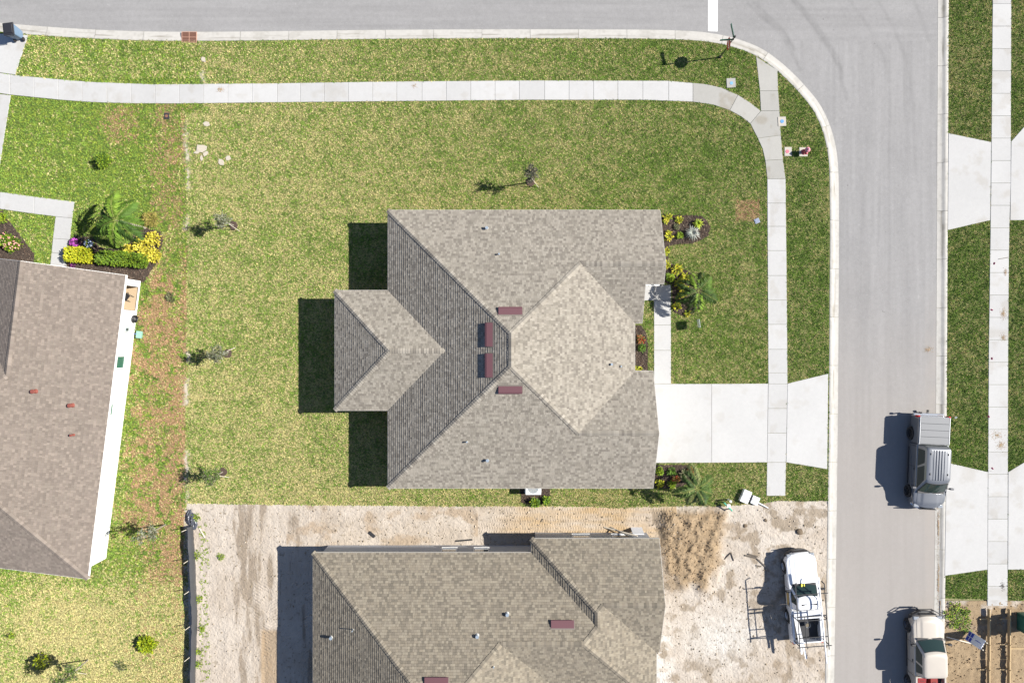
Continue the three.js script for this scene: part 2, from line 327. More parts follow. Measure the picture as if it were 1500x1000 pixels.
/* ------------------------------------------------------------------ lawns and bare soil */
// how green, straw or brown the turf is at a plan point
const STRAW = [0.475, 0.43, 0.185], GREEN = [0.18, 0.285, 0.036], DEEP = [0.085, 0.155, 0.02], BROWN = [0.40, 0.262, 0.138], LIME = [0.235, 0.305, 0.034];
function turf(x, z) {
  const [u, v] = toPx(x, z);
  const n1 = fbm(x * 0.35, z * 0.35, 61, 3), n2 = fbm(x * 2.6, z * 2.6, 67, 3);
  const seam = 274 + 5 * (noise(z * 1.3, 3, 5) - 0.5) + (v < 165 ? 22 : 0);
  const mow = noise(x * 0.22, z * 2.6, 73) - 0.5; let straw = 0.5, brown = 0, deep = 0.22, lime = 0, h = 1;
  if (u > 1380) { straw = 0.24; deep = 0.42; if (u < 1452) straw += 0.06; if (v > 380) { straw = 0.18; deep = 0.5; } }
  else if (u > seam) {
    straw = 0.48 - 0.2 * sstep(560, 1050, u) + 0.08 * sstep(330, 520, v) - (v < 118 ? 0.06 : 0);
    deep = 0.2 + 0.12 * sstep(700, 1100, u);
    if (u > 1153) { straw = 0.22; deep = 0.42; }
    if (v > 717 && u < 1120) { straw += 0.1; }
  } else {
    straw = v < 340 ? 0.05 : 0.16; deep = 0.26; lime = 0.3; h = 1.15;
    if (v < 115) { straw = 0.3 - 0.1 * sstep(100, 20, u); deep = 0.25; lime = 0.18; }
    else brown = Math.max(sstep(170, 235, u + 70 * (n2 - 0.5) + 70 * (n1 - 0.5)) * sstep(370, 430, v), 0.4 * sstep(205, 255, u + 60 * (n2 - 0.5)) * sstep(150, 190, v), 0.95 * Math.exp(-Math.pow((u - 182) / 26, 2) - Math.pow((v - 182) / 26, 2)), 0.8 * Math.exp(-Math.pow((u - 250) / 26, 2) - Math.pow((v - 200) / 50, 2))) * sstep(0.34, 0.56, n2 + 0.12);
    brown = clamp(brown * 1.3) * (0.5 + 0.5 * sstep(0.36, 0.55, fbm(x * 1.1, z * 1.1, 69, 3)));
    if (v > 820) { const t = sstep(800, 900, v); straw = mix(straw, 0.9, t); lime = mix(lime, 0.1, t); deep = mix(deep, 0.04, t); brown *= 1 - 0.8 * t; }
    if (v > 820 && u < 60) { straw -= 0.3 * sstep(60, 0, u); }
  }
  const calm = u < seam && v < 330 && v > 115 ? 0.35 : 1; straw += calm * (0.5 * (n2 - 0.5) + 0.42 * (n1 - 0.5) + 0.16 * mow);
  if (u > 1076 && u < 1114 && v > 290 && v < 328) { const k = sstep(1076, 1084, u + 5 * n2) * sstep(1114, 1110, u) * sstep(290, 296, v) * sstep(328, 318, v); brown = 0.85 * k; straw = mix(straw, 0.3, k); }
  if (v > 740 && u < 1300 && u > 300) straw = 0.5;
  return { straw: clamp(straw), brown: clamp(brown), deep: clamp(deep - 0.4 * (n2 - 0.5)), lime, h };
}
function turfSoil(x, z) {                           // thatch and soil between the blades
  const t = turf(x, z), n = fbm(x * 9, z * 9, 81, 3), g = hash(Math.floor(x * 28), Math.floor(z * 28), 7);
  let c = mix3([0.085, 0.11, 0.025], [0.26, 0.22, 0.1], clamp(t.straw * 0.9 + 0.5 * (n - 0.5) + 0.3 * (g - 0.5)));
  c = mix3(c, [0.25, 0.155, 0.08], t.brown * 0.9);
  const [u, v] = toPx(x, z), seam = 274 + 5 * (noise(z * 1.3, 3, 5) - 0.5) + (v < 165 ? 22 : 0);
  const sand = Math.exp(-Math.pow((u - seam - 5 * (noise(z * 4, 2, 29) - 0.5)) / 4, 2)) * sstep(0.42, 0.62, noise(z * 1.1, 8, 19)) * (v > 60 && v < 735 ? 1 : 0);
  return mix3(c, [0.44, 0.39, 0.31], sand);
}
function seamSand(x, z) { const [u, v] = toPx(x, z); if (u > 310 || u < 255 || v < 60 || v > 735) return 0; const seam = 274 + 5 * (noise(z * 1.3, 3, 5) - 0.5) + (v < 165 ? 22 : 0); return 0.75 * Math.exp(-Math.pow((u - seam - 5 * (noise(z * 4, 2, 29) - 0.5)) / 3.2, 2)) * sstep(0.5, 0.72, noise(z * 1.1, 8, 19)) * sstep(0.3, 0.55, fbm(x * 4, z * 4, 23, 2)); }
const turfMat = std([1, 1, 1], 1, { map: planTexture(-40, -25, 80, 54, 25.6, turfSoil), bumpMap: grit, bumpScale: 0.02 });
const lotEdge = [[1213, 733], [1180, 734], [1140, 733], [1116, 737], [1066, 741], [1020, 743], [960, 742.5], [900, 744], [860, 741.5], [820, 742], [760, 741.5], [640, 741], [520, 740], [400, 739], [330, 738], [290, 737], [273, 737], [272, 760], [275, 860], [277, 1000], [278, 1280]];
const keep = kout.filter((p) => p[1] < at(0, 733)[1] && p[0] > -46);
const lawnPoly = [[-46, keep[0][1]], ...keep, ...plan(lotEdge), [-46, at(0, 1280)[1]]];
tag(part('lawn', sheet(lawnPoly, 0.1), turfMat), 'patchy yellow green lawn surrounding the hip roofed house', 'lawn', null, 'structure');
const ke = keout.filter((p) => p[1] > -24 && p[1] < at(0, 881)[1]);
const eastPoly = [...ke, [38, -24], [38, at(0, 884)[1]]];
tag(part('lawn', sheet(eastPoly, 0.1), turfMat), 'dark green turf strips across the street beside the driveways', 'lawn', null, 'structure');

// building plot: sand with wheel tracks, a tan spoil heap and a white spill
const TRACK = (u, v) => u > 700 && u < 985 && v > 738 && v < 782;
const heapPoly = [[962, 752], [1000, 745], [1062, 746], [1071, 760], [1056, 800], [1052, 838], [1020, 852], [995, 872], [978, 850], [966, 800]];
function heapAt(u, v) { return sstep(958, 985, u + 6 * (noise(u * 0.08, v * 0.08, 3) - 0.5)) * sstep(1078, 1050, u + 0.22 * (v - 750) + 10 * (noise(u * 0.1, v * 0.1, 4) - 0.5)) * sstep(738, 757, v) * sstep(884, 832, v + 26 * (noise(u * 0.07, v * 0.07, 5) - 0.5)); }
function plotTone(x, z) {
  const [u, v] = toPx(x, z);
  const n = fbm(x * 0.5, z * 0.5, 91, 4), f = fbm(x * 3.2, z * 3.2, 92, 4), g = hash(Math.floor(x * 28), Math.floor(z * 28), 93);
  const tracks = u < 470 ? fbm(x * 2.4, z * 0.35, 95, 4) : fbm(x * 0.8, z * 1.6, 96, 4);
  let c = mix3(u > 955 ? [0.385, 0.345, 0.298] : [0.375, 0.33, 0.278], [0.30, 0.25, 0.196], clamp(0.35 + 1.3 * (n - 0.5) + 0.9 * (tracks - 0.5)));
  if (u > 300 && u < 470) { const k = sstep(0.53, 0.72, tracks + 0.25 * (f - 0.5) + (u > 340 && u < 412 ? 0.06 : -0.06)); c = mix3(c, [0.19, 0.152, 0.112], 0.85 * k); }
  if (u > 380 && u < 408 && v > 918) c = mix3(c, [0.235, 0.17, 0.105], 0.8 * sstep(380, 385, u) * sstep(918, 926, v) * sstep(409, 404, u));
  if (v < 800 && u > 420 && u < 700) c = mix3(c, [0.27, 0.205, 0.14], 0.75 * sstep(0.52, 0.7, fbm(x * 0.9, z * 1.3, 99, 4)));
  if (v < 800 && u > 690 && u < 990) c = mix3(c, [0.335, 0.235, 0.125], clamp(0.25 + 1.6 * (fbm(x * 0.6, z * 2.2, 98, 4) - 0.38)) * sstep(690, 790, u));
  if (u > 955) {
    const dk = sstep(0.52, 0.68, fbm(x * 1.4, z * 1.4, 104, 4)); c = mix3(c, [0.19, 0.147, 0.1], 0.75 * dk);
    const white = Math.exp(-Math.pow((u - 1060 - 0.35 * (930 - v)) / 48, 2) - Math.pow((v - 932) / 36, 2)); c = mix3(c, [0.42, 0.4, 0.365], clamp(white * (0.3 + 1.2 * f)));
    if (u < 990 && v > 930) c = mix3(c, [0.41, 0.39, 0.355], sstep(0.4, 0.65, f) * sstep(995, 975, u));
    c = mix3(c, mix3([0.2, 0.143, 0.084], [0.27, 0.2, 0.125], f), clamp(heapAt(u, v) * 1.15));
  }
  const sp = noise(x * 7.5, z * 7.5, 111); if (sp > 0.87) c = mix3(c, [0.16, 0.13, 0.09], 0.55);
  const k = 1 + 0.22 * (f - 0.5) + 0.12 * (g - 0.5);
  return [c[0] * k, c[1] * k, c[2] * k];
}
function plotRelief(x, z) {
  const [u, v] = toPx(x, z);
  let h = 0.35 * fbm(x * 2.1, z * 2.1, 121, 4) + 0.3 * fbm(x * 7, z * 7, 122, 3) + 0.2 * noise(x * 14, z * 14, 123);
  if (TRACK(u, v)) { const row = Math.floor((v - 738) / 5.5), ph = u * 2 * Math.PI / 3.7 + (row % 2 ? 1.9 : 0) + 0.5 * noise(x, z, 5); h = h * 0.65 + 0.2 * (0.5 + 0.5 * Math.sin(ph)) * (0.6 + 0.4 * Math.sin((v - 738) * 2 * Math.PI / 5.5)) * sstep(0.3, 0.45, fbm(x * 0.5, z * 1.4, 125, 3)); }
  if (u > 372 && u < 460 && v > 850) { const ph = (v + Math.abs(u - 396) * 0.6) * 2 * Math.PI / 4.6; h += 0.08 * Math.sin(ph) * sstep(0.4, 0.6, noise(x * 1.5, z * 0.6, 126)); }
  if (u > 1010 && u < 1060 && heapAt(u, v) > 0.2) { const d = (u - 1046) + (v - 750) * 0.33; if (Math.abs(d) < 5) h = h * 0.6 + 0.2 * (0.5 + 0.5 * Math.sin(v * 2 * Math.PI / 3.6)); }
  return h;
}
const sandMat = std([1, 1, 1], 1, { map: planTexture(-20.6, 9.5, 41, 26, 49, plotTone), bumpMap: planTexture(-20.6, 9.5, 41, 26, 49, plotRelief, true), bumpScale: 0.09 });
function plotHeight(x, z) {
  const [u, v] = toPx(x, z), edge = sstep(733, 746, v);
  let h = 0.07 + edge * (0.03 + 0.05 * (fbm(x * 0.7, z * 0.7, 131, 3) - 0.4) + 0.03 * (fbm(x * 3, z * 3, 132, 3) - 0.5));
  const hp = heapAt(u, v); h += hp * (0.2 + 0.26 * fbm(x * 0.8, z * 0.8, 133, 3) + 0.26 * (1 - 2 * Math.abs(fbm(x * 1.5, z * 1.5, 134, 4) - 0.5) - 0.8) + 0.1 * (fbm(x * 6, z * 6, 135, 3) - 0.5));
  const d = (u - 1046) + (v - 750) * 0.33; if (hp > 0) h -= hp * 0.09 * Math.exp(-Math.pow(d / 7, 2));
  if (u > 383 && u < 412 && v > 915) h -= 0.07 * sstep(383, 387, u) * sstep(412, 404, u) * sstep(915, 925, v);
  if (v < 782 && u > 700 && u < 985) h += 0.07 * Math.exp(-Math.pow((v - 757 - 3 * noise(x, 1, 3)) / 3, 2)) + 0.05 * Math.exp(-Math.pow((v - 778) / 3, 2)) * (u > 800 ? 1 : 0);
  const s = sstep(1180, 1206, u); return mix(h, Math.min(h, 0.1), s);
}
function gridSheet(x0, x1, z0, z1, st, hf, ok) {
  const nx = Math.round((x1 - x0) / st), nz = Math.round((z1 - z0) / st), pos = [], uv = [], idx = [];
  for (let j = 0; j <= nz; j++) for (let i = 0; i <= nx; i++) { const x = x0 + (x1 - x0) * i / nx, z = z0 + (z1 - z0) * j / nz; pos.push(x, hf(x, z), z); uv.push(x, -z); }
  for (let j = 0; j < nz; j++) for (let i = 0; i < nx; i++) { const a = j * (nx + 1) + i; if (ok && !ok(x0 + (x1 - x0) * (i + 0.5) / nx, z0 + (z1 - z0) * (j + 0.5) / nz)) continue; idx.push(a, a + nx + 1, a + 1, a + 1, a + nx + 1, a + nx + 2); }
  const g = new THREE.BufferGeometry();
  g.setAttribute('position', new THREE.Float32BufferAttribute(pos, 3)); g.setAttribute('uv', new THREE.Float32BufferAttribute(uv, 2)); g.setIndex(idx); g.computeVertexNormals();
  return g;
}
const plotRight = resample(plan([[1217, 700], [1214, 800], [1209, 1000], [1204, 1300]], 0.02), 1);
const plotMaxX = (z) => { for (let i = 0; i + 1 < plotRight.length; i++) if (z <= plotRight[i + 1][1]) return plotRight[i][0]; return plotRight[plotRight.length - 1][0]; };
tag(part('building_plot', gridSheet(-20.35, 19.6, 9.85, 31, 0.08, plotHeight, (x, z) => x < plotMaxX(z)), sandMat), 'bare pale sand of the building plot with wheel tracks and spoil heap', 'bare soil', null, 'structure');
// tan soil with form boards, bottom corner across the street
const tanTone = (x, z) => { const n = fbm(x * 0.8, z * 0.8, 151, 4), f = fbm(x * 5, z * 5, 152, 4), [u, v] = toPx(x, z); let c = mix3([0.29, 0.215, 0.13], [0.22, 0.155, 0.09], clamp(0.4 + 1.2 * (n - 0.5))); c = mix3(c, [0.36, 0.31, 0.255], sstep(0.42, 0.62, fbm(x * 1.5, z * 1.5, 153, 3)) * sstep(930, 895, v)); const k = 1 + 0.4 * (f - 0.5); return c.map((q) => q * k); };
tag(part('soil_strip', gridSheet(26.55, 38, at(0, 880)[1], 33, 0.09, (x, z) => 0.085 + (0.1 * (fbm(x * 1.3, z * 1.3, 155, 4) - 0.4) + 0.07 * (fbm(x * 5, z * 5, 156, 3) - 0.5)) * sstep(26.6, 27.3, x)), std([1, 1, 1], 1, { map: planTexture(26, 15, 13, 19, 50, tanTone), bumpMap: grit, bumpScale: 0.03 })), 'tan bare soil strip below the opposite driveway turf', 'bare soil', null, 'structure');

{ // loose clods: thick on the spoil heap, thin over the rest of the sand
  const list = [];
  while (list.length < 3200) { const u = rr(955, 1212), v = rr(742, 1010), hp = heapAt(u, v); if (rnd() < 0.1 + 0.7 * hp) list.push([u, v, hp]); }
  for (let i = 0; i < 1500; i++) list.push([rr(300, 1000), rr(744, 800), 0]);
  for (let i = 0; i < 700; i++) list.push([rr(296, 470), rr(800, 1010), 0]);
  for (let i = 0; i < 900; i++) list.push([rr(1386, 1500), rr(884, 1005), 0.4]);
  const m = new THREE.InstancedMesh(new THREE.IcosahedronGeometry(1, 0), std([1, 1, 1], 1), list.length), M = new THREE.Matrix4(), q = new THREE.Quaternion(); m.name = 'soil_clods';
  list.forEach(([u, v, hp], i) => { const [x, z] = at(u, v), s = Math.pow(rnd(), 4) * 0.055 + 0.01; q.setFromEuler(new THREE.Euler(rr(0, 3), rr(0, 3), rr(0, 3))); M.compose(V(x, (u > 1300 ? 0.1 : plotHeight(x, z)) + s * 0.2, z), q, V(s * rr(0.7, 1.4), s * 0.6, s)); m.setMatrixAt(i, M); const k = rr(0.75, 1.2); m.setColorAt(i, hp > 0.3 ? C(0.24 * k, 0.17 * k, 0.1 * k) : rnd() < 0.3 ? C(0.2 * k, 0.16 * k, 0.11 * k) : C(0.33 * k, 0.28 * k, 0.22 * k)); });
  tag(m, 'loose clods and crumbs scattered over the bare soil', 'soil', null, 'stuff');
}
/* ------------------------------------------------------------------ houses */
const bareUnder = [];                              // house footprints: no turf inside
const EXPO = 0.13;                                 // plan depth of one shingle course
const shingleMat = vcol(0.95, { bumpMap: grit, bumpScale: 0.004 });
const deckMat = std([0.08, 0.075, 0.07], 1);
function clipHalf(poly, nx, ny, c) {               // keep nx*s + ny*t <= c
  const out = [];
  for (let i = 0; i < poly.length; i++) {
    const a = poly[i], b = poly[(i + 1) % poly.length], da = nx * a[0] + ny * a[1] - c, db = nx * b[0] + ny * b[1] - c;
    if (da <= 0) out.push(a);
    if ((da < 0 && db > 0) || (da > 0 && db < 0)) { const k = da / (da - db); out.push([a[0] + (b[0] - a[0]) * k, a[1] + (b[1] - a[1]) * k]); }
  }
  return out;
}
// one roof slope: deck plus real lapped shingle tabs. poly: plan corners; eave: a plan point on the eave line; up: plan direction up the slope
function slope(parent, poly, eave, up, h0, pitch, tones, label) {
  const tx = -up[1], tz = up[0];
  const st = poly.map(([x, z]) => [(x - eave[0]) * up[0] + (z - eave[1]) * up[1], (x - eave[0]) * tx + (z - eave[1]) * tz]);
  const back = (s, t, off) => [eave[0] + up[0] * s + tx * t, h0 + pitch * s + off, eave[1] + up[1] * s + tz * t];
  const mb = new MB(), pts = st.map(([s, t]) => new THREE.Vector2(s, t));
  for (const [a, b, c] of THREE.ShapeUtils.triangulateShape(pts, [])) mb.tri(back(...st[a], -0.004), back(...st[b], -0.004), back(...st[c], -0.004));
  const deck = part('roof_slope', mb.geo(), deckMat, parent, label);
  const sh = new MB(), smin = Math.min(...st.map((p) => p[0])), smax = Math.max(...st.map((p) => p[0])), tmin = Math.min(...st.map((p) => p[1])), tmax = Math.max(...st.map((p) => p[1]));
  const slide = rr(0, 0.5);
  for (let k = 0, s = smin - 0.02; s < smax; k++, s += EXPO) {
    let t = tmin - slide - rr(0, 0.4);
    while (t < tmax) {
      const w = rr(0.085, 0.2), thick = rnd() < 0.35 ? rr(0.026, 0.03) : rr(0.019, 0.022);
      const t0 = t + 0.002, t1 = t + w - 0.002, s1 = s + EXPO;
      t += w;
      if (t1 < tmin || t0 > tmax) continue;
      const cor = [[s, t0], [s, t1], [s1, t1], [s1, t0]];
      const n = cor.filter(([a, b]) => inside(a, b, st)).length;
      let col = tones[Math.floor(Math.pow(rnd(), 1.0) * tones.length)]; const kk = rr(0.92, 1.08); col = col.map((q) => q * kk);
      const y = (a) => thick * (1 - (a - s) / EXPO) + 0.002;
      if (n === 4) {
        const A = back(s, t0, y(s)), B = back(s, t1, y(s)), Cc = back(s1, t1, y(s1)), D = back(s1, t0, y(s1)), A0 = back(s, t0, -0.003), B0 = back(s, t1, -0.003);
        sh.quad(A, D, Cc, B, col); sh.quad(A0, A, B, B0, col); sh.tri(A0, D, A, col); sh.tri(B0, B, Cc, col);
      } else {
        let q = st; q = clipHalf(q, -1, 0, -s); q = clipHalf(q, 1, 0, s1); q = clipHalf(q, 0, -1, -t0); q = clipHalf(q, 0, 1, t1);
        if (q.length < 3 || Math.abs(area2(q)) < 1e-4) continue;
        const v2 = q.map(([a, b]) => new THREE.Vector2(a, b));
        for (const [a, b, c] of THREE.ShapeUtils.triangulateShape(v2, [])) sh.tri(back(...q[a], y(q[a][0])), back(...q[b], y(q[b][0])), back(...q[c], y(q[c][0])), col);
        for (let i = 0; i < q.length; i++) { const a = q[i], b = q[(i + 1) % q.length]; if (Math.abs(a[0] - s) < 1e-6 && Math.abs(b[0] - s) < 1e-6) sh.quad(back(...a, -0.003), back(...a, y(s)), back(...b, y(s)), back(...b, -0.003), col); }
      }
    }
  }
  const m = part('shingles', upright(sh.geo()), shingleMat, deck); m.userData.kind = 'stuff';
  return deck;
}
// make all faces of a roof skin look upwards
function upright(g) {
  const p = g.attributes.position, n = g.attributes.normal, a = p.array;
  for (let i = 0; i < p.count; i += 3) if (n.getY(i) < -0.01) {
    for (let k = 0; k < 3; k++) { const q = a[(i + 1) * 3 + k]; a[(i + 1) * 3 + k] = a[(i + 2) * 3 + k]; a[(i + 2) * 3 + k] = q; }
  }
  g.computeVertexNormals();
  return g;
}
// cap shingles along a hip or ridge, from the low end A to the high end B; drop: how fast the two sides fall away
function caps(parent, A, B, tones, drop = 0.42, wide = 0.15) {
  const a = V(A[0], A[2], A[1]), b = V(B[0], B[2], B[1]), d = b.clone().sub(a), L = d.length(); d.normalize();
  const side = V(-d.z, 0, d.x).normalize(), mb = new MB(), n = Math.max(1, Math.round(L / 0.15));
  for (let i = 0; i < n; i++) {
    const p = a.clone().addScaledVector(d, L * i / n), q = a.clone().addScaledVector(d, Math.min(L, L * (i + 1.3) / n));
    const cc = tones[Math.floor(rnd() * tones.length)], ck = rr(0.95, 1.2), up0 = 0.052, up1 = 0.032, col = cc.map((c) => c * ck);
    const w = wide * rr(0.95, 1.05);
    const pt = (o, k, u) => { const r = o.clone().addScaledVector(side, w * k); r.y += u - drop * w * Math.abs(k) ; return r.toArray(); };
    mb.quad(pt(p, 0, up0), pt(q, 0, up1), pt(q, 1, up1), pt(p, 1, up0), col); mb.quad(pt(p, 0, up0), pt(p, -1, up0), pt(q, -1, up1), pt(q, 0, up1), col);
    mb.quad(pt(p, -1, up0), pt(p, 0, up0), pt(p, 0, 0), pt(p, -1, 0), col); mb.quad(pt(p, 0, up0), pt(p, 1, up0), pt(p, 1, 0), pt(p, 0, 0), col);
    mb.quad(pt(p, 1, up0), pt(q, 1, up1), pt(q, 1, -0.02), pt(p, 1, -0.02), col); mb.quad(pt(p, -1, up0), pt(p, -1, -0.02), pt(q, -1, -0.02), pt(q, -1, up1), col);
  }
  const m = part('ridge_cap', mb.geo(), shingleMat, parent); m.userData.kind = 'stuff'; return m;
}
// board hanging below a roof edge between two points [x, z, y]
function fascia(parent, A, B, mat, h = 0.17, name = 'fascia') {
  const a = V(A[0], A[2], A[1]), b = V(B[0], B[2], B[1]), d = b.clone().sub(a), s = V(-d.z, 0, d.x).normalize().multiplyScalar(0.016), mb = new MB();
  const c = (p, k, y) => [p.x + s.x * k, p.y + y, p.z + s.z * k], f = [[-1, 0.004], [1, 0.004], [1, -h], [-1, -h]];
  for (let i = 0; i < 4; i++) { const [k0, y0] = f[i], [k1, y1] = f[(i + 1) % 4]; mb.quad(c(a, k0, y0), c(b, k0, y0), c(b, k1, y1), c(a, k1, y1)); }
  for (const p of [a, b]) mb.quad(...f.map(([k, y]) => c(p, k, y)));
  return part(name, mb.geo(), mat, parent);
}
function wallBlock(parent, poly, y0, y1, mat, label) { return part('wall', slabGeo(poly, y0, y1, 0.004), mat, parent, label); }
// window or door set on a wall: centre c=[x,y,z], outward plan normal n, size w x h
function opening(parent, name, c, n, w, h, frameMat, paneMat, opts = {}) {
  const g = new THREE.Group(); g.name = name; g.position.set(...c); g.rotation.y = Math.atan2(n[0], n[1]); parent.add(g);
  const t = 0.06, d = 0.05;
  part('frame', merged([bx(w, t, d, 0, h / 2 - t / 2, d / 2), bx(w, t, d + 0.03, 0, -h / 2 + t / 2, d / 2 + 0.015), bx(t, h - 2 * t, d, -w / 2 + t / 2, 0, d / 2), bx(t, h - 2 * t, d, w / 2 - t / 2, 0, d / 2)]), frameMat, g);
  if (opts.panels) { const k = opts.panels; for (let i = 0; i < k; i++) part('panel', rbox(w - 2 * t, (h - 2 * t) / k - 0.02, 0.03, 0.008, 0, -h / 2 + t + (i + 0.5) * (h - 2 * t) / k, 0.018), paneMat, g); }
  else { part('pane', bx(w - 2 * t, (h - 2 * t) / 2 - 0.015, 0.01, 0, (h - 2 * t) / 4, 0.02), paneMat, g); part('pane', bx(w - 2 * t, (h - 2 * t) / 2 - 0.015, 0.01, 0, -(h - 2 * t) / 4, 0.012), paneMat, g); }
  return g;
}
const glassMat = new THREE.MeshPhysicalMaterial({ color: C(0.02, 0.035, 0.04), roughness: 0.06, clearcoat: 1, clearcoatRoughness: 0.03, side: THREE.DoubleSide });
const whiteTrim = std([0.72, 0.72, 0.7], 0.6), greyTrim = std([0.42, 0.4, 0.37], 0.6);
const stucco = (c, s) => std(c, 0.9, { bumpMap: grit, bumpScale: 0.006 });
const flashMat = std([0.15, 0.13, 0.11], 0.7), ventMat = std([0.115, 0.05, 0.057], 0.5, { metalness: 0.1 }), ventDark = std([0.03, 0.018, 0.02], 0.8);
const pipeMat = std([0.36, 0.42, 0.47], 0.4, { metalness: 0.5 }), boot = std([0.5, 0.5, 0.48], 0.5);
// off-ridge vent: low sheet metal hood. c: plan centre, up: plan direction up the slope, hAt: roof height function
function roofVent(parent, c, up, y, pitch, len = 1.28, deep = 0.4) {
  const g = new THREE.Group(); g.name = 'roof_vent'; parent.add(g);
  g.position.set(c[0], y, c[1]);
  const ry = Math.atan2(up[0], up[1]), ang = Math.atan(pitch);
  g.rotation.set(-ang, ry, 0, 'YXZ');              // local +z points up the slope, y is the roof normal
  const hi = 0.15, hl = len / 2, hd = deep / 2;
  const sh = new THREE.Shape([[hd, 0.01], [hd, 0.04], [-hd + 0.1, hi], [-hd, hi], [-hd, hi - 0.1], [-hd + 0.03, hi - 0.1], [-hd + 0.03, 0.01]].map((p) => new THREE.Vector2(...p)));
  const hood = new THREE.ExtrudeGeometry(sh, { depth: len, bevelEnabled: true, bevelSize: 0.006, bevelThickness: 0.006, bevelSegments: 1 });
  hood.rotateY(-Math.PI / 2); hood.translate(hl, 0, 0);
  part('hood', hood, ventMat, g);
  part('throat', bx(len - 0.1, 0.12, 0.02, 0, 0.07, -hd + 0.01), ventDark, g);
  part('flashing', bx(len + 0.1, 0.006, deep + 0.1, 0, 0.03, 0.03), flashMat, g);
  return g;
}
function roofPipe(parent, c, y, r, h, mat = pipeMat, cap = true) {
  r *= 0.85;
  const g = new THREE.Group(); g.name = 'vent_pipe'; g.position.set(c[0], y, c[1]); parent.add(g);
  part('pipe', new THREE.CylinderGeometry(r, r, h + 0.1, 14).translate(0, (h - 0.1) / 2, 0), mat, g);
  part('boot', new THREE.CylinderGeometry(r * 1.1, r * 1.7, 0.12, 14).translate(0, 0.03, 0), mat === pipeMat ? boot : mat, g);
  if (cap) part('cap', new THREE.CylinderGeometry(r * 1.3, r * 1.45, 0.05, 14).translate(0, h - 0.01, 0), mat, g);
  return g;
}
const EAVE = 2.6, PT = 0.5;
const tonesA = [[0.217, 0.196, 0.162], [0.181, 0.163, 0.134], [0.248, 0.226, 0.189], [0.199, 0.18, 0.15], [0.155, 0.138, 0.115], [0.235, 0.212, 0.177]];
const tonesB = [[0.183, 0.157, 0.118], [0.147, 0.127, 0.097], [0.208, 0.182, 0.138], [0.168, 0.145, 0.112], [0.126, 0.11, 0.085], [0.197, 0.172, 0.132]];
const tonesC = [[0.17, 0.143, 0.119], [0.152, 0.126, 0.105], [0.19, 0.158, 0.132], [0.163, 0.135, 0.114], [0.141, 0.117, 0.098]];

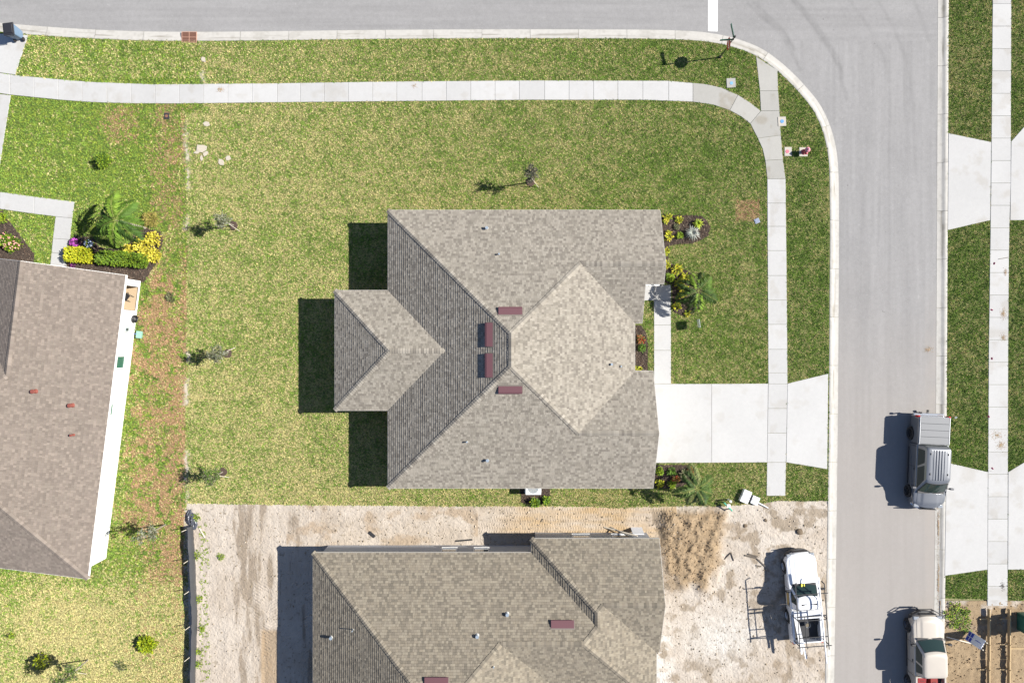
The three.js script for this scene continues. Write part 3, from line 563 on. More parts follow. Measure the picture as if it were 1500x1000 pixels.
/* --- the hip roofed house */
{
  const H = thing('house', 'finished house with taupe hip roof, two gables and rear bump-out', 'house');
  const W = -7.27, N = -7.68, S = 8.58, E = 7.19, rx = -0.04, rz0 = -0.45, rz1 = 1.35, top = EAVE + PT * 7.23;
  const gN = -4.374, gNh = EAVE + PT * 3.306, gNx = 3.884, eN = 8.66, sN = -1.068, gS = 5.15, gSh = EAVE + PT * 3.43, gSx = 3.76, eS = 8.26, nS = 1.72;
  const bw = -10.38, bn = -2.99, bs = 4.03, bz = 0.52, bh = EAVE + PT * 3.51, bx0 = -6.87, bx1 = -3.76;
  slope(H, [[W, N], [eN, N], [eN, gN], [gNx, gN], [rx, rz0]], [W, N], [0, 1], EAVE, PT, tonesA);
  slope(H, [[rx, rz0], [gNx, gN], [E, sN], [E, nS], [gSx, gS], [rx, rz1]], [E, 0], [-1, 0], EAVE, PT, tonesA);
  slope(H, [[gNx, gN], [eN, gN], [eN, -3.27], [7.62, -3.27], [7.62, sN], [E, sN]], [E, sN], [0, -1], EAVE, PT, tonesA);
  slope(H, [[gSx, gS], [E, nS], [eS, nS], [eS, gS]], [E, nS], [0, 1], EAVE, PT, tonesA);
  slope(H, [[W, S], [rx, rz1], [gSx, gS], [eS, gS], [eS, S]], [W, S], [0, -1], EAVE, PT, tonesA);
  slope(H, [[W, N], [rx, rz0], [rx, rz1], [W, S], [W, bs], [bx1, bz], [W, bn]], [W, 0], [1, 0], EAVE, PT, tonesA);
  slope(H, [[bw, bn], [bx0, bz], [bx1, bz], [W, bn]], [bw, bn], [0, 1], EAVE, PT, tonesA);
  slope(H, [[bw, bs], [W, bs], [bx1, bz], [bx0, bz]], [bw, bs], [0, -1], EAVE, PT, tonesA);
  slope(H, [[bw, bn], [bx0, bz], [bw, bs]], [bw, 0], [1, 0], EAVE, PT, tonesA);
  for (const [a, b, dr] of [[[W, N, EAVE], [rx, rz0, top], .36], [[W, S, EAVE], [rx, rz1, top], .36], [[gNx, gN, gNh], [rx, rz0, top], .36], [[gSx, gS, gSh], [rx, rz1, top], .36], [[rx, rz0, top], [rx, rz1, top], .5],
    [[eN, gN, gNh], [gNx, gN, gNh], .5], [[eS, gS, gSh], [gSx, gS, gSh], .5], [[bw, bn, EAVE], [bx0, bz, bh], .36], [[bw, bs, EAVE], [bx0, bz, bh], .36], [[bx0, bz, bh], [bx1, bz, bh], .5]]) caps(H, a, b, tonesA, dr);
  const fm = greyTrim;
  for (const [a, b] of [[[W, N, EAVE], [eN, N, EAVE]], [[W, N, EAVE], [W, bn, EAVE]], [[bw, bn, EAVE], [W, bn, EAVE]], [[bw, bn, EAVE], [bw, bs, EAVE]], [[bw, bs, EAVE], [W, bs, EAVE]], [[W, bs, EAVE], [W, S, EAVE]], [[W, S, EAVE], [eS, S, EAVE]],
    [[eN, N, EAVE], [eN, gN, gNh]], [[eN, gN, gNh], [eN, -3.27, gNh - 0.552]], [[7.62, -3.27, gNh - 0.552], [eN, -3.27, gNh - 0.552]], [[7.62, -3.27, gNh - 0.552], [7.62, sN, EAVE]], [[E, sN, EAVE], [7.62, sN, EAVE]], [[E, sN, EAVE], [E, nS, EAVE]], [[E, nS, EAVE], [eS, nS, EAVE]], [[eS, nS, EAVE], [eS, gS, gSh]], [[eS, gS, gSh], [eS, S, EAVE]]]) fascia(H, a, b, fm);
  const wm = stucco([0.55, 0.53, 0.48]);
  const foot = [[W + .38, N + .38], [eN - .3, N + .38], [eN - .3, -3.6], [6.0, -3.6], [6.0, sN - .3], [E - .38, sN - .3], [E - .38, nS + .38], [eS - .3, nS + .38], [eS - .3, S - .38], [W + .38, S - .38], [W + .38, bs - .38], [bw + .38, bs - .38], [bw + .38, bn + .38], [W + .38, bn + .38]];
  bareUnder.push(foot);
  wallBlock(H, foot, 0, EAVE - 0.12, wm);
  const soff = [[W, N], [eN, N], [eN, -3.27], [7.62, -3.27], [7.62, sN], [E, sN], [E, nS], [eS, nS], [eS, S], [W, S], [W, bs], [bw, bs], [bw, bn], [W, bn]];
  part('soffit', sheet(soff, EAVE - 0.11), whiteTrim, H);
  const gable = (x, z0, z1, zr, hr) => { const mb = new MB(); for (const q of [x, x - 0.1]) mb.tri([q, EAVE - 0.1, z0], [q, EAVE - 0.1, z1], [q, hr - 0.08, zr]); part('gable_wall', mb.geo(), wm, H); };
  gable(eN - .3, N + .1, -3.27, gN, gNh); gable(eS - .3, nS + .1, S - .1, gS, gSh);
  part('porch_post', merged([rbox(0.32, EAVE - 0.1, 0.32, 0.02, 7.4, (EAVE - 0.1) / 2 + 0.05, -1.4), rbox(0.42, 0.5, 0.42, 0.02, 7.4, 0.3, -1.4)]), whiteTrim, H);
  opening(H, 'garage_door', [eS - .3, 1.17, gS], [1, 0], 4.9, 2.15, whiteTrim, std([0.68, 0.67, 0.64], 0.5), { panels: 4 });
  opening(H, 'front_door', [6.0, 1.12, -2.4], [1, 0], 1.0, 2.1, whiteTrim, std([0.1, 0.06, 0.05], 0.4), { panels: 3 });
  opening(H, 'window', [eN - .3, 1.4, -5.6], [1, 0], 1.7, 1.5, whiteTrim, glassMat);
  opening(H, 'window', [E - .38, 1.4, 0.3], [1, 0], 1.0, 1.4, whiteTrim, glassMat);
  for (const x of [-5, -1.2, 3.6]) opening(H, 'window', [x, 1.45, N + .38], [0, -1], 1.0, 1.4, whiteTrim, glassMat);
  for (const z of [-5.1, 6.2]) opening(H, 'window', [W + .38, 1.45, z], [-1, 0], 1.5, 1.4, whiteTrim, glassMat);
  const hW = (x) => EAVE + PT * (x - W), hN = (z) => EAVE + PT * (z - N), hS = (z) => EAVE + PT * (S - z), hE = (x) => EAVE + PT * (E - x);
  const put = (px, py, f, ax) => { let h = 4; for (let i = 0; i < 8; i++) { const p = at(px, py, h + 0.06); h = f(ax ? p[1] : p[0]); } return [at(px, py, h + 0.06), h]; };
  for (const [px, py, f, ax, up] of [[747.5, 456, hN, 1, [0, 1]], [747.5, 570, hS, 1, [0, -1]], [717, 490, hW, 0, [1, 0]], [717, 535, hW, 0, [1, 0]]]) { const [c, h] = put(px, py, f, ax); roofVent(H, c, up, h, PT); }
  for (const [px, py, f, ax, r, hh] of [[713, 334, hN, 1, .08, .22], [731, 372, hN, 1, .045, .2], [684, 647, hS, 1, .045, .2], [714, 674, hS, 1, .08, .22], [896, 533.5, hE, 0, .06, .18], [910, 536.5, hE, 0, .04, .12]]) { const [c, h] = put(px, py, f, ax); roofPipe(H, c, h, r, hh); }
}

/* --- the house still being built */
{
  const H = thing('house', 'unfinished house with tan shingle roof on bare sand plot', 'house');
  const W = -11.66, N = 12.34, wN = 11.52, wW = 1.12, E = 8.46, eR = 8.62, rz = 14.845, rh = EAVE + PT * 3.325, wS = 18.17;
  const rx2 = 4.79, h2 = EAVE + PT * 3.67, mz = 16.79, mh = EAVE + PT * 4.45, mx = 4.01, kx = -0.64, px = -3.925, pz = 20.075, ph = EAVE + PT * 7.735, ms = 21.24, END = 29, kE = 3.81;
  const T = tonesB;
  slope(H, [[W, N], [wW, N], [rx2, 16.01], [mx, mz], [kx, mz], [px, pz]], [W, N], [0, 1], EAVE, PT, T);                              // main north
  slope(H, [[W, N], [px, pz], [px, END], [W, END]], [W, N], [1, 0], EAVE, PT, T);                                                    // west
  slope(H, [[wW, wN], [rx2, wN + 3.67], [rx2, 16.01], [wW, N]], [wW, wN], [1, 0], EAVE, PT, T);                                      // narrow west strip of the wing
  slope(H, [[wW, wN], [eR, wN], [eR, rz], [5.135, rz], [rx2, wN + 3.67]], [wW, wN], [0, 1], EAVE, PT, T);                            // wing north
  slope(H, [[5.135, rz], [eR, rz], [eR, wS], [E, wS]], [E, wS], [0, -1], EAVE, PT, T);                                               // wing south
  slope(H, [[rx2, wN + 3.67], [5.135, rz], [E, wS], [E, ms], [mx, mz], [rx2, 16.01]], [E, wS], [-1, 0], EAVE, PT, T);                // east
  slope(H, [[kx, mz], [mx, mz], [E, ms], [kE, ms]], [E, ms], [0, -1], EAVE, PT, T);                                                  // south
  slope(H, [[px, pz], [kx, mz], [kE, ms], [kE, END], [px, END]], [kE, ms], [-1, 0], EAVE, PT, T);                                    // rear east
  for (const [a, b, d] of [[[W, N, EAVE], [px, pz, ph], .36], [[wW, wN, EAVE], [rx2, wN + 3.67, h2], .36], [[rx2, wN + 3.67, h2], [rx2, 16.01, h2], .5], [[rx2, 16.01, h2], [mx, mz, mh], .36], [[mx, mz, mh], [kx, mz, mh], .5], [[E, ms, EAVE], [mx, mz, mh], .36], [[kx, mz, mh], [px, pz, ph], .36], [[eR, rz, rh], [5.135, rz, rh], .5], [[5.135, rz, rh], [rx2, wN + 3.67, h2], .36], [[px, pz, ph], [px, END, ph], .5]]) caps(H, a, b, T, d);
  for (const [a, b] of [[[W, N, EAVE], [wW, N, EAVE]], [[W, N, EAVE], [W, END, EAVE]], [[wW, wN, EAVE], [eR, wN, EAVE]], [[wW, wN, EAVE], [wW, N, EAVE]], [[eR, wN, EAVE], [eR, rz, rh]], [[eR, rz, rh], [eR, wS, EAVE]], [[E, wS, EAVE], [E, ms, EAVE]], [[E, ms, EAVE], [kE, ms, EAVE]]]) fascia(H, a, b, greyTrim);
  const wm = stucco([0.42, 0.43, 0.45]);
  const foot = [[W + .3, N + .27], [wW + .3, N + .27], [wW + .3, wN + .3], [eR - .3, wN + .3], [eR - .3, wS - .2], [E - .3, wS - .2], [E - .3, ms - .3], [kE - .3, ms - .3], [kE - .3, END - .2], [W + .3, END - .2]];
  wallBlock(H, foot, 0, EAVE - 0.12, wm);
  part('soffit', sheet([[W, N], [wW, N], [wW, wN], [eR, wN], [eR, wS], [E, wS], [E, ms], [kE, ms], [kE, END], [W, END]], EAVE - 0.11), whiteTrim, H);
  const mb = new MB(); for (const q of [eR - .3, eR - .4]) mb.tri([q, EAVE - .1, wN + .1], [q, EAVE - .1, wS - .1], [q, rh - .08, rz]); part('gable_wall', mb.geo(), wm, H);
  for (const x of [-3.8, -1.85]) opening(H, 'window', [x, 1.5, N + .27], [0, -1], 0.95, 1.4, whiteTrim, glassMat);
  for (const x of [4.2, 6.6]) opening(H, 'window', [x, 1.3, wN + .3], [0, -1], 1.1, 1.3, whiteTrim, glassMat);
  for (const z of [14.5, 18.5]) opening(H, 'window', [W + .3, 1.4, z], [-1, 0], 1.4, 1.4, whiteTrim, glassMat);
  const hN = (z) => EAVE + PT * (z - N), hW = (x) => EAVE + PT * (x - W), hK = (x) => EAVE + PT * (kE - x);
  const put = (a, b, f, ax) => { let h = 4; for (let i = 0; i < 8; i++) { const p = at(a, b, h + 0.06); h = f(ax ? p[1] : p[0]); } return [at(a, b, h + 0.06), h]; };
  for (const [a, b] of [[824, 915], [639, 999]]) { const [c, h] = put(a, b, hN, 1); roofVent(H, c, [0, 1], h, PT); }
  for (const [a, b, f, ax, r, hh] of [[743, 899.5, hN, 1, .085, .2], [699, 931.5, hN, 1, .085, .2], [517, 922, hW, 0, .03, .32], [485, 933.5, hW, 0, .08, .22], [723, 976.5, hK, 0, .035, .16]]) { const [c, h] = put(a, b, f, ax); roofPipe(H, c, h, r, hh); }
}

/* --- the neighbour's house, turned a few degrees */
{
  // local plan axes: s runs west from the east eave, t runs south along it
  const o = [-22.6, -3.87], d = [-0.1246, 0.9922], n = [-0.9922, -0.1246];
  const Q = (s, t) => [o[0] + n[0] * s + d[0] * t, o[1] + n[1] * s + d[1] * t];
  const H = thing('house', 'neighbouring house with pinkish grey roof and white side wall', 'house');
  const L = 17.9, T = tonesC, rs = 4.62, rt = 7.0, Wd = 15, rm = Wd / 2, hh = (s) => EAVE + PT * s;
  const P = (list) => list.map(([s, t]) => Q(s, t));
  slope(H, P([[0, 0], [rs, 0], [rs, rt - 0.6], [rm, rt + 2.28], [rm, L - rm], [0, L]]), o, n, EAVE, PT, T);                             // east
  slope(H, P([[rs, 0], [rs, rt - 0.6], [rs * 2, rt - 0.6 - rs], [rs * 2, 0]]), Q(rs * 2, 0), [-n[0], -n[1]], EAVE, PT, T);               // west side of the front wing
  slope(H, P([[rs, rt - 0.6], [rm, rt + 2.28], [Wd, rt + 2.28 - rm], [rs * 2, rt - 0.6 - rs]]), Q(rm, rt + 2.28 - rm), d, EAVE, PT, T);    // north
  slope(H, P([[0, L], [rm, L - rm], [Wd, L]]), Q(0, L), [-d[0], -d[1]], EAVE, PT, T);                                                  // south
  slope(H, P([[rm, rt + 2.28], [rm, L - rm], [Wd, L], [Wd, rt + 2.28 - rm]]), Q(Wd, 0), [-n[0], -n[1]], EAVE, PT, T);                   // west
  const K = (s, t, h) => [...Q(s, t), h];
  for (const [a, b, dr] of [[K(0, L, EAVE), K(rm, L - rm, hh(rm)), .36], [K(rs, 0, hh(rs)), K(rs, rt - .6, hh(rs)), .5], [K(rs, rt - .6, hh(rs)), K(rm, rt + 2.28, hh(rm)), .36], [K(rm, rt + 2.28, hh(rm)), K(rm, L - rm, hh(rm)), .5], [K(Wd, L, EAVE), K(rm, L - rm, hh(rm)), .36]]) caps(H, a, b, T, dr);
  for (const [a, b] of [[K(0, 0, EAVE), K(0, L, EAVE)], [K(0, L, EAVE), K(Wd, L, EAVE)], [K(0, 0, EAVE), K(rs, 0, hh(rs))], [K(rs, 0, hh(rs)), K(rs * 2, 0, EAVE)], [K(Wd, rt + 2.28 - rm, EAVE), K(Wd, L, EAVE)]]) fascia(H, a, b, whiteTrim);
  const wm = stucco([0.7, 0.7, 0.69]);
  const foot = P([[0.38, 2.05], [2.6, 2.05], [2.6, 0.5], [rs * 2 - .38, 0.5], [rs * 2 - .38, 3], [Wd - .38, 3], [Wd - .38, L - .42], [0.38, L - .42]]);
  bareUnder.push(P([[0.38, 0.2], [rs * 2 - .38, 0.2], [rs * 2 - .38, 3], [Wd - .38, 3], [Wd - .38, L - .42], [0.38, L - .42]]));
  wallBlock(H, foot, 0, EAVE - 0.12, wm);
  part('soffit', sheet(P([[0, 0], [rs * 2, 0], [rs * 2, 2.2], [Wd, 2.2], [Wd, L], [0, L]]), EAVE - 0.11), whiteTrim, H);
  part('porch_wall', slabGeo(P([[0.38, 0.18], [2.6, 0.18], [2.6, 0.56], [0.38, 0.56]]), 0, EAVE - 0.12, 0.004), wm, H);
  part('porch_floor', slabGeo(P([[0.44, 0.57], [2.58, 0.57], [2.58, 2.04], [0.44, 2.04]]), 0, 0.17, 0.006), std([0.4, 0.3, 0.19], 0.8, { bumpMap: grit, bumpScale: 0.004 }), H);
  part('porch_kerb', slabGeo(P([[0.38, 0.57], [0.43, 0.57], [0.43, 2.04], [0.38, 2.04]]), 0, 0.24, 0.004), whiteTrim, H);
  const mb = new MB(); for (const q of [0.3, 0.4]) { const a = Q(0.3, q), b = Q(rs * 2 - .3, q), c = Q(rs, q); mb.tri([a[0], EAVE - .1, a[1]], [b[0], EAVE - .1, b[1]], [c[0], hh(rs) - .1, c[1]]); } part('gable_wall', mb.geo(), wm, H);
  const e = [-n[0], -n[1]], win = (t, y, w, h) => { const c = Q(0.38, t); opening(H, 'window', [c[0], y, c[1]], e, w, h, whiteTrim, std([0.03, 0.11, 0.075], 0.1)); };
  win(5.2, 1.35, 0.8, 0.95); win(8.05, 1.72, 0.75, 0.42);
  const put = (a, b) => { let h = 5; for (let i = 0; i < 8; i++) { const p = at(a, b, h + 0.06); h = EAVE + PT * ((p[0] - o[0]) * n[0] + (p[1] - o[1]) * n[1]); } return [at(a, b, h + 0.06), h]; };
  const red = std([0.2, 0.06, 0.045], 0.5);
  for (const [a, b, r] of [[50, 573, .1], [104, 593.5, .1], [106, 637, .06]]) { const [c, h] = put(a, b); roofPipe(H, c, h, r, 0.28, red); }
  // things fixed to or standing by the wall
  const c1 = Q(0.38, 2.55), reel = thing('hose_reel', 'round black hose reel on the white side wall', 'hose reel', [c1[0] + 0.12, 0.55, c1[1]], Math.atan2(e[0], e[1]));
  const blk = std([0.02, 0.02, 0.022], 0.4);
  part('drum', merged([new THREE.TorusGeometry(0.2, 0.045, 8, 24), new THREE.TorusGeometry(0.14, 0.05, 8, 20), new THREE.TorusGeometry(0.19, 0.045, 8, 24).translate(0, 0, 0.08)]), blk, reel);
  part('spokes', merged([bx(0.36, 0.03, 0.03), bx(0.03, 0.36, 0.03)]), blk, reel);
  part('bracket', bx(0.1, 0.1, 0.16, 0, 0, -0.06), greyTrim, reel);
  const c2 = Q(0.38, 3.2), met = thing('electric_meter', 'grey electric meter box on the white side wall', 'meter', [c2[0] + 0.0, 1.25, c2[1]], Math.atan2(e[0], e[1]));
  part('box', rbox(0.3, 0.5, 0.14, 0.02, 0, 0, 0.07), std([0.36, 0.4, 0.4], 0.5), met); part('dial', new THREE.CylinderGeometry(0.08, 0.08, 0.08, 16).rotateX(Math.PI / 2).translate(0, 0.08, 0.17), glassMat, met); part('conduit', new THREE.CylinderGeometry(0.025, 0.025, 1.0, 8).translate(0, -0.72, 0.05), pipeMat, met);
  const c3 = Q(0.38, 3.45), spg = thing('hose_spigot', 'small white hose spigot box low on the side wall', 'spigot', [c3[0], 0.45, c3[1]], Math.atan2(e[0], e[1]));
  part('plate', rbox(0.2, 0.24, 0.1, 0.02, 0, 0, 0.05), whiteTrim, spg); part('tap', merged([rod(V(0, 0, 0.08), V(0, 0, 0.24), 0.02), rod(V(0, 0, 0.22), V(0, -0.1, 0.27), 0.018)]), std([0.12, 0.18, 0.42], 0.4), spg);
  const ub = at(205, 490), gb = thing('utility_box', 'small pale green utility box beside the white wall', 'utility box', [ub[0], 0.1, ub[1]], -0.1);
  part('base', rbox(0.32, 0.16, 0.42, 0.02, 0, 0.08, 0), std([0.16, 0.33, 0.25], 0.6), gb); part('lid', rbox(0.34, 0.05, 0.44, 0.015, 0, 0.185, 0), std([0.2, 0.38, 0.3], 0.6), gb);
  // patio chair on the porch
  const c4 = Q(0.95, 1.25), ch = thing('patio_chair', 'black metal folding chair on the beige porch floor', 'chair', [c4[0], 0.17, c4[1]], 0.9);
  part('seat', rbox(0.42, 0.04, 0.42, 0.015, 0, 0.43, 0), blk, ch); part('backrest', rbox(0.42, 0.4, 0.04, 0.015, 0, 0.72, -0.22), blk, ch);
  for (const sx of [-1, 1]) for (const sz of [-1, 1]) part('leg', rod(V(sx * 0.19, 0, sz * 0.24), V(sx * 0.19, 0.43, -sz * 0.15), 0.016), blk, ch);
}
/* ------------------------------------------------------------------ pickup trucks (front points to local -z) */
const rubber = std([0.018, 0.018, 0.019], 0.85), blackPl = std([0.022, 0.022, 0.024], 0.55), chrome = std([0.6, 0.61, 0.62], 0.18, { metalness: 0.9 });
const carGlass = new THREE.MeshPhysicalMaterial({ color: C(0.02, 0.036, 0.034), roughness: 0.05, specularIntensity: 0.8, side: THREE.DoubleSide });
const redLens = std([0.45, 0.01, 0.012], 0.2), clearLens = std([0.32, 0.34, 0.36], 0.12, { metalness: 0.3 });
const carPaint = (c, metal = 0, rough = 0.32) => new THREE.MeshPhysicalMaterial({ color: C(...c), metalness: metal, roughness: rough, clearcoat: 0.8, clearcoatRoughness: 0.08, side: THREE.DoubleSide });
function dense(pts, step) { const out = []; for (let i = 0; i < pts.length; i++) { const a = pts[i], b = pts[(i + 1) % pts.length], n = Math.max(1, Math.round(Math.hypot(b[0] - a[0], b[1] - a[1]) / step)); for (let k = 0; k < n; k++) out.push([a[0] + (b[0] - a[0]) * k / n, a[1] + (b[1] - a[1]) * k / n]); } return out; }
const archPts = (z, y, r) => { const o = []; for (let i = 0; i <= 12; i++) { const a = Math.PI - Math.PI * i / 12; o.push([z + Math.cos(a) * r, Math.max(0.3, y + Math.sin(a) * r)]); } return o; };
// extrude a side outline [z, y] across x from x0 to x1
function sideExtrude(pts, x0, x1, bevel, steps) {
  const sh = new THREE.Shape(dense(pts, 0.1).map(([z, y]) => new THREE.Vector2(z, y)));
  const g = new THREE.ExtrudeGeometry(sh, { depth: x1 - x0 - 2 * bevel, steps, bevelEnabled: bevel > 0, bevelSize: bevel, bevelThickness: bevel, bevelOffset: -bevel, bevelSegments: 3 });
  g.rotateY(-Math.PI / 2);                         // shape x -> z, depth -> -x
  g.translate(x1 - bevel, 0, 0);
  return g;
}
function ring(y, zf, zr, hw, r, n = 5, bow = 0) {  // rounded rectangle in plan; bow: how far the front edge curves forward
  const o = [];
  for (const [cx, cz, a0] of [[hw - r, zr - r, 0], [-hw + r, zr - r, 1], [-hw + r, zf + r, 2], [hw - r, zf + r, 3]]) {
    for (let i = 0; i <= n; i++) { const a = (a0 + i / n) * Math.PI / 2; o.push([cx + Math.cos(a) * r, y, cz + Math.sin(a) * r]); }
    if (a0 === 2) for (let i = 1; i < 8; i++) o.push([mix(-hw + r, hw - r, i / 8), y, zf]);
  }
  if (bow) for (const p of o) if (p[2] < zf + r + 1e-6) p[2] -= bow * (1 - (p[0] / hw) ** 2) * (1 - (p[2] - zf) / Math.max(r, 1e-6) * 0.5);
  return o;
}
function loftRings(rings, cap = true) {
  const pos = [], idx = [], n = rings[0].length;
  rings.forEach((r) => r.forEach((p) => pos.push(...p)));
  for (let k = 0; k + 1 < rings.length; k++) for (let i = 0; i < n; i++) { const a = k * n + i, b = k * n + (i + 1) % n; idx.push(a, a + n, b, b, a + n, b + n); }
  if (cap) { const l = rings[rings.length - 1], c = l.reduce((s, p) => [s[0] + p[0] / n, s[1] + p[1] / n, s[2] + p[2] / n], [0, 0, 0]); pos.push(...c); const ci = pos.length / 3 - 1, b = (rings.length - 1) * n; for (let i = 0; i < n; i++) idx.push(b + i, ci, b + (i + 1) % n); }
  const g = new THREE.BufferGeometry(); g.setAttribute('position', new THREE.Float32BufferAttribute(pos, 3)); g.setIndex(idx);
  return toCreasedNormals(g, 0.6);
}
const quadGeo = (a, b, c, d) => { const m = new MB(); m.quad(a, b, c, d); return m.geo(); };
function wheel(parent, x, z, r, rimMat, side) {
  const w = new THREE.Group(); w.name = 'wheel'; w.position.set(x, r, z); w.rotation.y = side > 0 ? 0 : Math.PI; parent.add(w);
  const t = 0.24, prof = [[r * 0.6, -t / 2], [r * 0.9, -t / 2], [r * 0.985, -t / 2 + 0.03], [r, -t / 2 + 0.06], [r, t / 2 - 0.06], [r * 0.985, t / 2 - 0.03], [r * 0.9, t / 2], [r * 0.62, t / 2]];
  part('tyre', new THREE.LatheGeometry(prof.map((p) => new THREE.Vector2(...p)), 28).rotateZ(-Math.PI / 2), rubber, w);
  const gs = [new THREE.LatheGeometry([[r * 0.62, t / 2], [r * 0.6, t / 2 - 0.02], [r * 0.55, t / 2 - 0.07]].map((p) => new THREE.Vector2(...p)), 24).rotateZ(-Math.PI / 2), new THREE.CylinderGeometry(r * 0.15, r * 0.17, 0.06, 12).rotateZ(-Math.PI / 2).translate(t / 2 - 0.03, 0, 0)];
  for (let i = 0; i < 6; i++) gs.push(bx(0.03, r * 0.5, r * 0.17, t / 2 - 0.045, r * 0.36, 0).rotateX(i * Math.PI / 3));
  part('rim', merged(gs), rimMat, w);
  part('hub', new THREE.CylinderGeometry(r * 0.56, r * 0.56, 0.02, 20).rotateZ(-Math.PI / 2).translate(0.02, 0, 0), blackPl, w);
}
function pickup(o) {
  const { L, W, zW, zRF, zRR, zC, fw, rw, hH, hB, hR, hBed, mat } = o, zF = -L / 2, zE = L / 2, r = 0.385, hw = W / 2;
  const T = thing('pickup_truck', o.label, 'pickup truck', [o.x, o.y, o.z], o.turn, null);
  const warp = (g) => {
    const p = g.attributes.position;
    for (let i = 0; i < p.count; i++) {
      let x = p.getX(i), y = p.getY(i), z = p.getZ(i);
      const f = clamp((zF + 0.75 - z) / 0.75), q = Math.abs(x) / hw;
      z += 0.34 * f * q * q * (0.4 + 0.6 * q);                      // bowed nose
      x *= 1 - 0.08 * f * f; if (y > 0.85) x *= 1 - 0.13 * (y - 0.85);
      x *= 1 - 0.03 * clamp((0.7 - y) / 0.4);
      if (y > 0.85 && z < zW) y += clamp((y - 0.85) * 6) * (0.035 * sstep(0.56, 0.44, q) * sstep(zF + 0.1, zF + 0.5, z) - 0.075 * q * q);
      p.setXYZ(i, x, y, z);
    }
    g.computeVertexNormals();
    return toCreasedNormals(g, 0.55);
  };
  // front body with hood and doors
  const body = dense([[zF + 0.04, 0.5], [zF + 0.0, 0.62], [zF + 0.02, 0.8], [zF + 0.1, hH - 0.13], [zF + 0.32, hH - 0.05], [zW - 0.25, hH], [zW, hH + 0.01], [zW + 0.1, hB - 0.02], [zC, hB], [zC, 0.36], ...archPts(fw, r, 0.47).reverse()], 0.12);
  part('body', warp(sideExtrude(body, -hw, hw, 0.05, 14)), mat, T);
  part('hood', warp(sideExtrude([[zF + 0.14, hH - 0.14], [zF + 0.16, hH - 0.105], [zF + 0.36, hH - 0.03], [zW - 0.14, hH + 0.018], [zW - 0.14, hH - 0.05], [zF + 0.3, hH - 0.12]], -hw * 0.8, hw * 0.8, 0.015, 30)), mat, T);
  // bed: two sides, front board, tailgate, floor
  const side = [[zC + 0.03, hBed], [zE - 0.06, hBed], [zE - 0.02, 0.9], [zE - 0.03, 0.45], ...archPts(rw, r, 0.47).reverse(), [zC + 0.03, 0.36]];
  const bedMat = o.bedMat ?? blackPl;
  for (const s of [-1, 1]) part('bed_side', warp(sideExtrude(side, s < 0 ? -hw : hw - 0.13, s < 0 ? -hw + 0.13 : hw, 0.03, 1)), mat, T);
  part('bed_front', bx(W - 0.3, hBed - 0.6, 0.06, 0, (hBed + 0.6) / 2, zC + 0.07), mat, T);
  part('tailgate', rbox(W - 0.27, hBed - 0.58, 0.07, 0.02, 0, (hBed + 0.56) / 2, zE - 0.07), mat, T);
  part('bed_floor', bx(W - 0.28, 0.05, zE - zC - 0.2, 0, 0.66, (zE + zC) / 2 - 0.01), bedMat, T);
  for (const s of [-1, 1]) part('wheel_well', rbox(0.2, 0.2, 0.95, 0.06, s * (hw - 0.23), 0.76, rw), bedMat, T);
  // cab
  const y0 = hB - 0.06, w0 = hw * 0.92, y1 = hR - 0.13, w1 = hw * 0.74;
  const rings = [ring(y0, zW + 0.06, zC - 0.01, w0, 0.14, 5, 0.16), ring(y1, zRF - 0.03, zRR + 0.07, w1, 0.16, 5, 0.12), ring(hR - 0.05, zRF + 0.03, zRR + 0.02, w1 - 0.03, 0.17, 5, 0.1), ring(hR - 0.012, zRF + 0.11, zRR - 0.05, w1 - 0.1, 0.17, 5, 0.07), ring(hR, zRF + 0.22, zRR - 0.18, w1 - 0.22, 0.16, 5, 0.04)];
  const cab = part('cab', loftRings(rings), mat, T);
  if (o.ribs) for (let i = -3; i <= 3; i++) part('roof_rib', rbox(0.06, 0.07, zRR - zRF - 0.22, 0.02, i * 0.16, hR + 0.004 - i * i * 0.004, (zRF + zRR) / 2), mat, cab);
  const lerp3 = (a, b, t) => a.map((q, i) => q + (b[i] - q) * t), face = (z0, z1, m, yl, yh, off) => {
    const A = [-w0 + 0.1, y0, z0], B = [w0 - 0.1, y0, z0], Cc = [w1 - 0.1, y1, z1], D = [-w1 + 0.1, y1, z1], n = V(0, z0 > z1 ? z0 - z1 : z1 - z0, y1 - y0).normalize(), sg = off;
    return quadGeo(...[lerp3(A, D, yl), lerp3(B, Cc, yl), lerp3(B, Cc, yh), lerp3(A, D, yh)].map((p) => [p[0], p[1] + n.y * 0.008, p[2] + sg * n.z * 0.008]));
  };
  const shield = (v0, v1, e, off) => {                // bowed windshield sheet, e: inset from the pillars
    const mb = new MB(), nx = 12, ny = 5, Pt = (i, j) => { const v = mix(v0, v1, j / ny), w = mix(w0, w1, v), x = (w - e) * (2 * i / nx - 1); return [x, mix(y0, y1, v) + off * 0.75, mix(zW + 0.06, zRF - 0.03, v) - mix(0.16, 0.12, v) * (1 - (x / w) ** 2) - off]; };
    for (let i = 0; i < nx; i++) for (let j = 0; j < ny; j++) mb.quad(Pt(i, j), Pt(i + 1, j), Pt(i + 1, j + 1), Pt(i, j + 1));
    return mb.geo(0.6);
  };
  part('windshield_seal', shield(0.04, 1.0, 0.09, 0.008), blackPl, T);
  part('windshield', shield(0.1, 0.96, 0.14, 0.014), carGlass, T);
  for (const s of [-1, 1]) part('sun_visor', bx(0.34, 0.012, 0.13, s * 0.36, y1 - 0.03, zRF + 0.02), std([0.3, 0.29, 0.27], 0.9), T);
  part('rear_window', face(zC - 0.01, zRR + 0.07, 0, 0.16, 0.9, 1), carGlass, T);
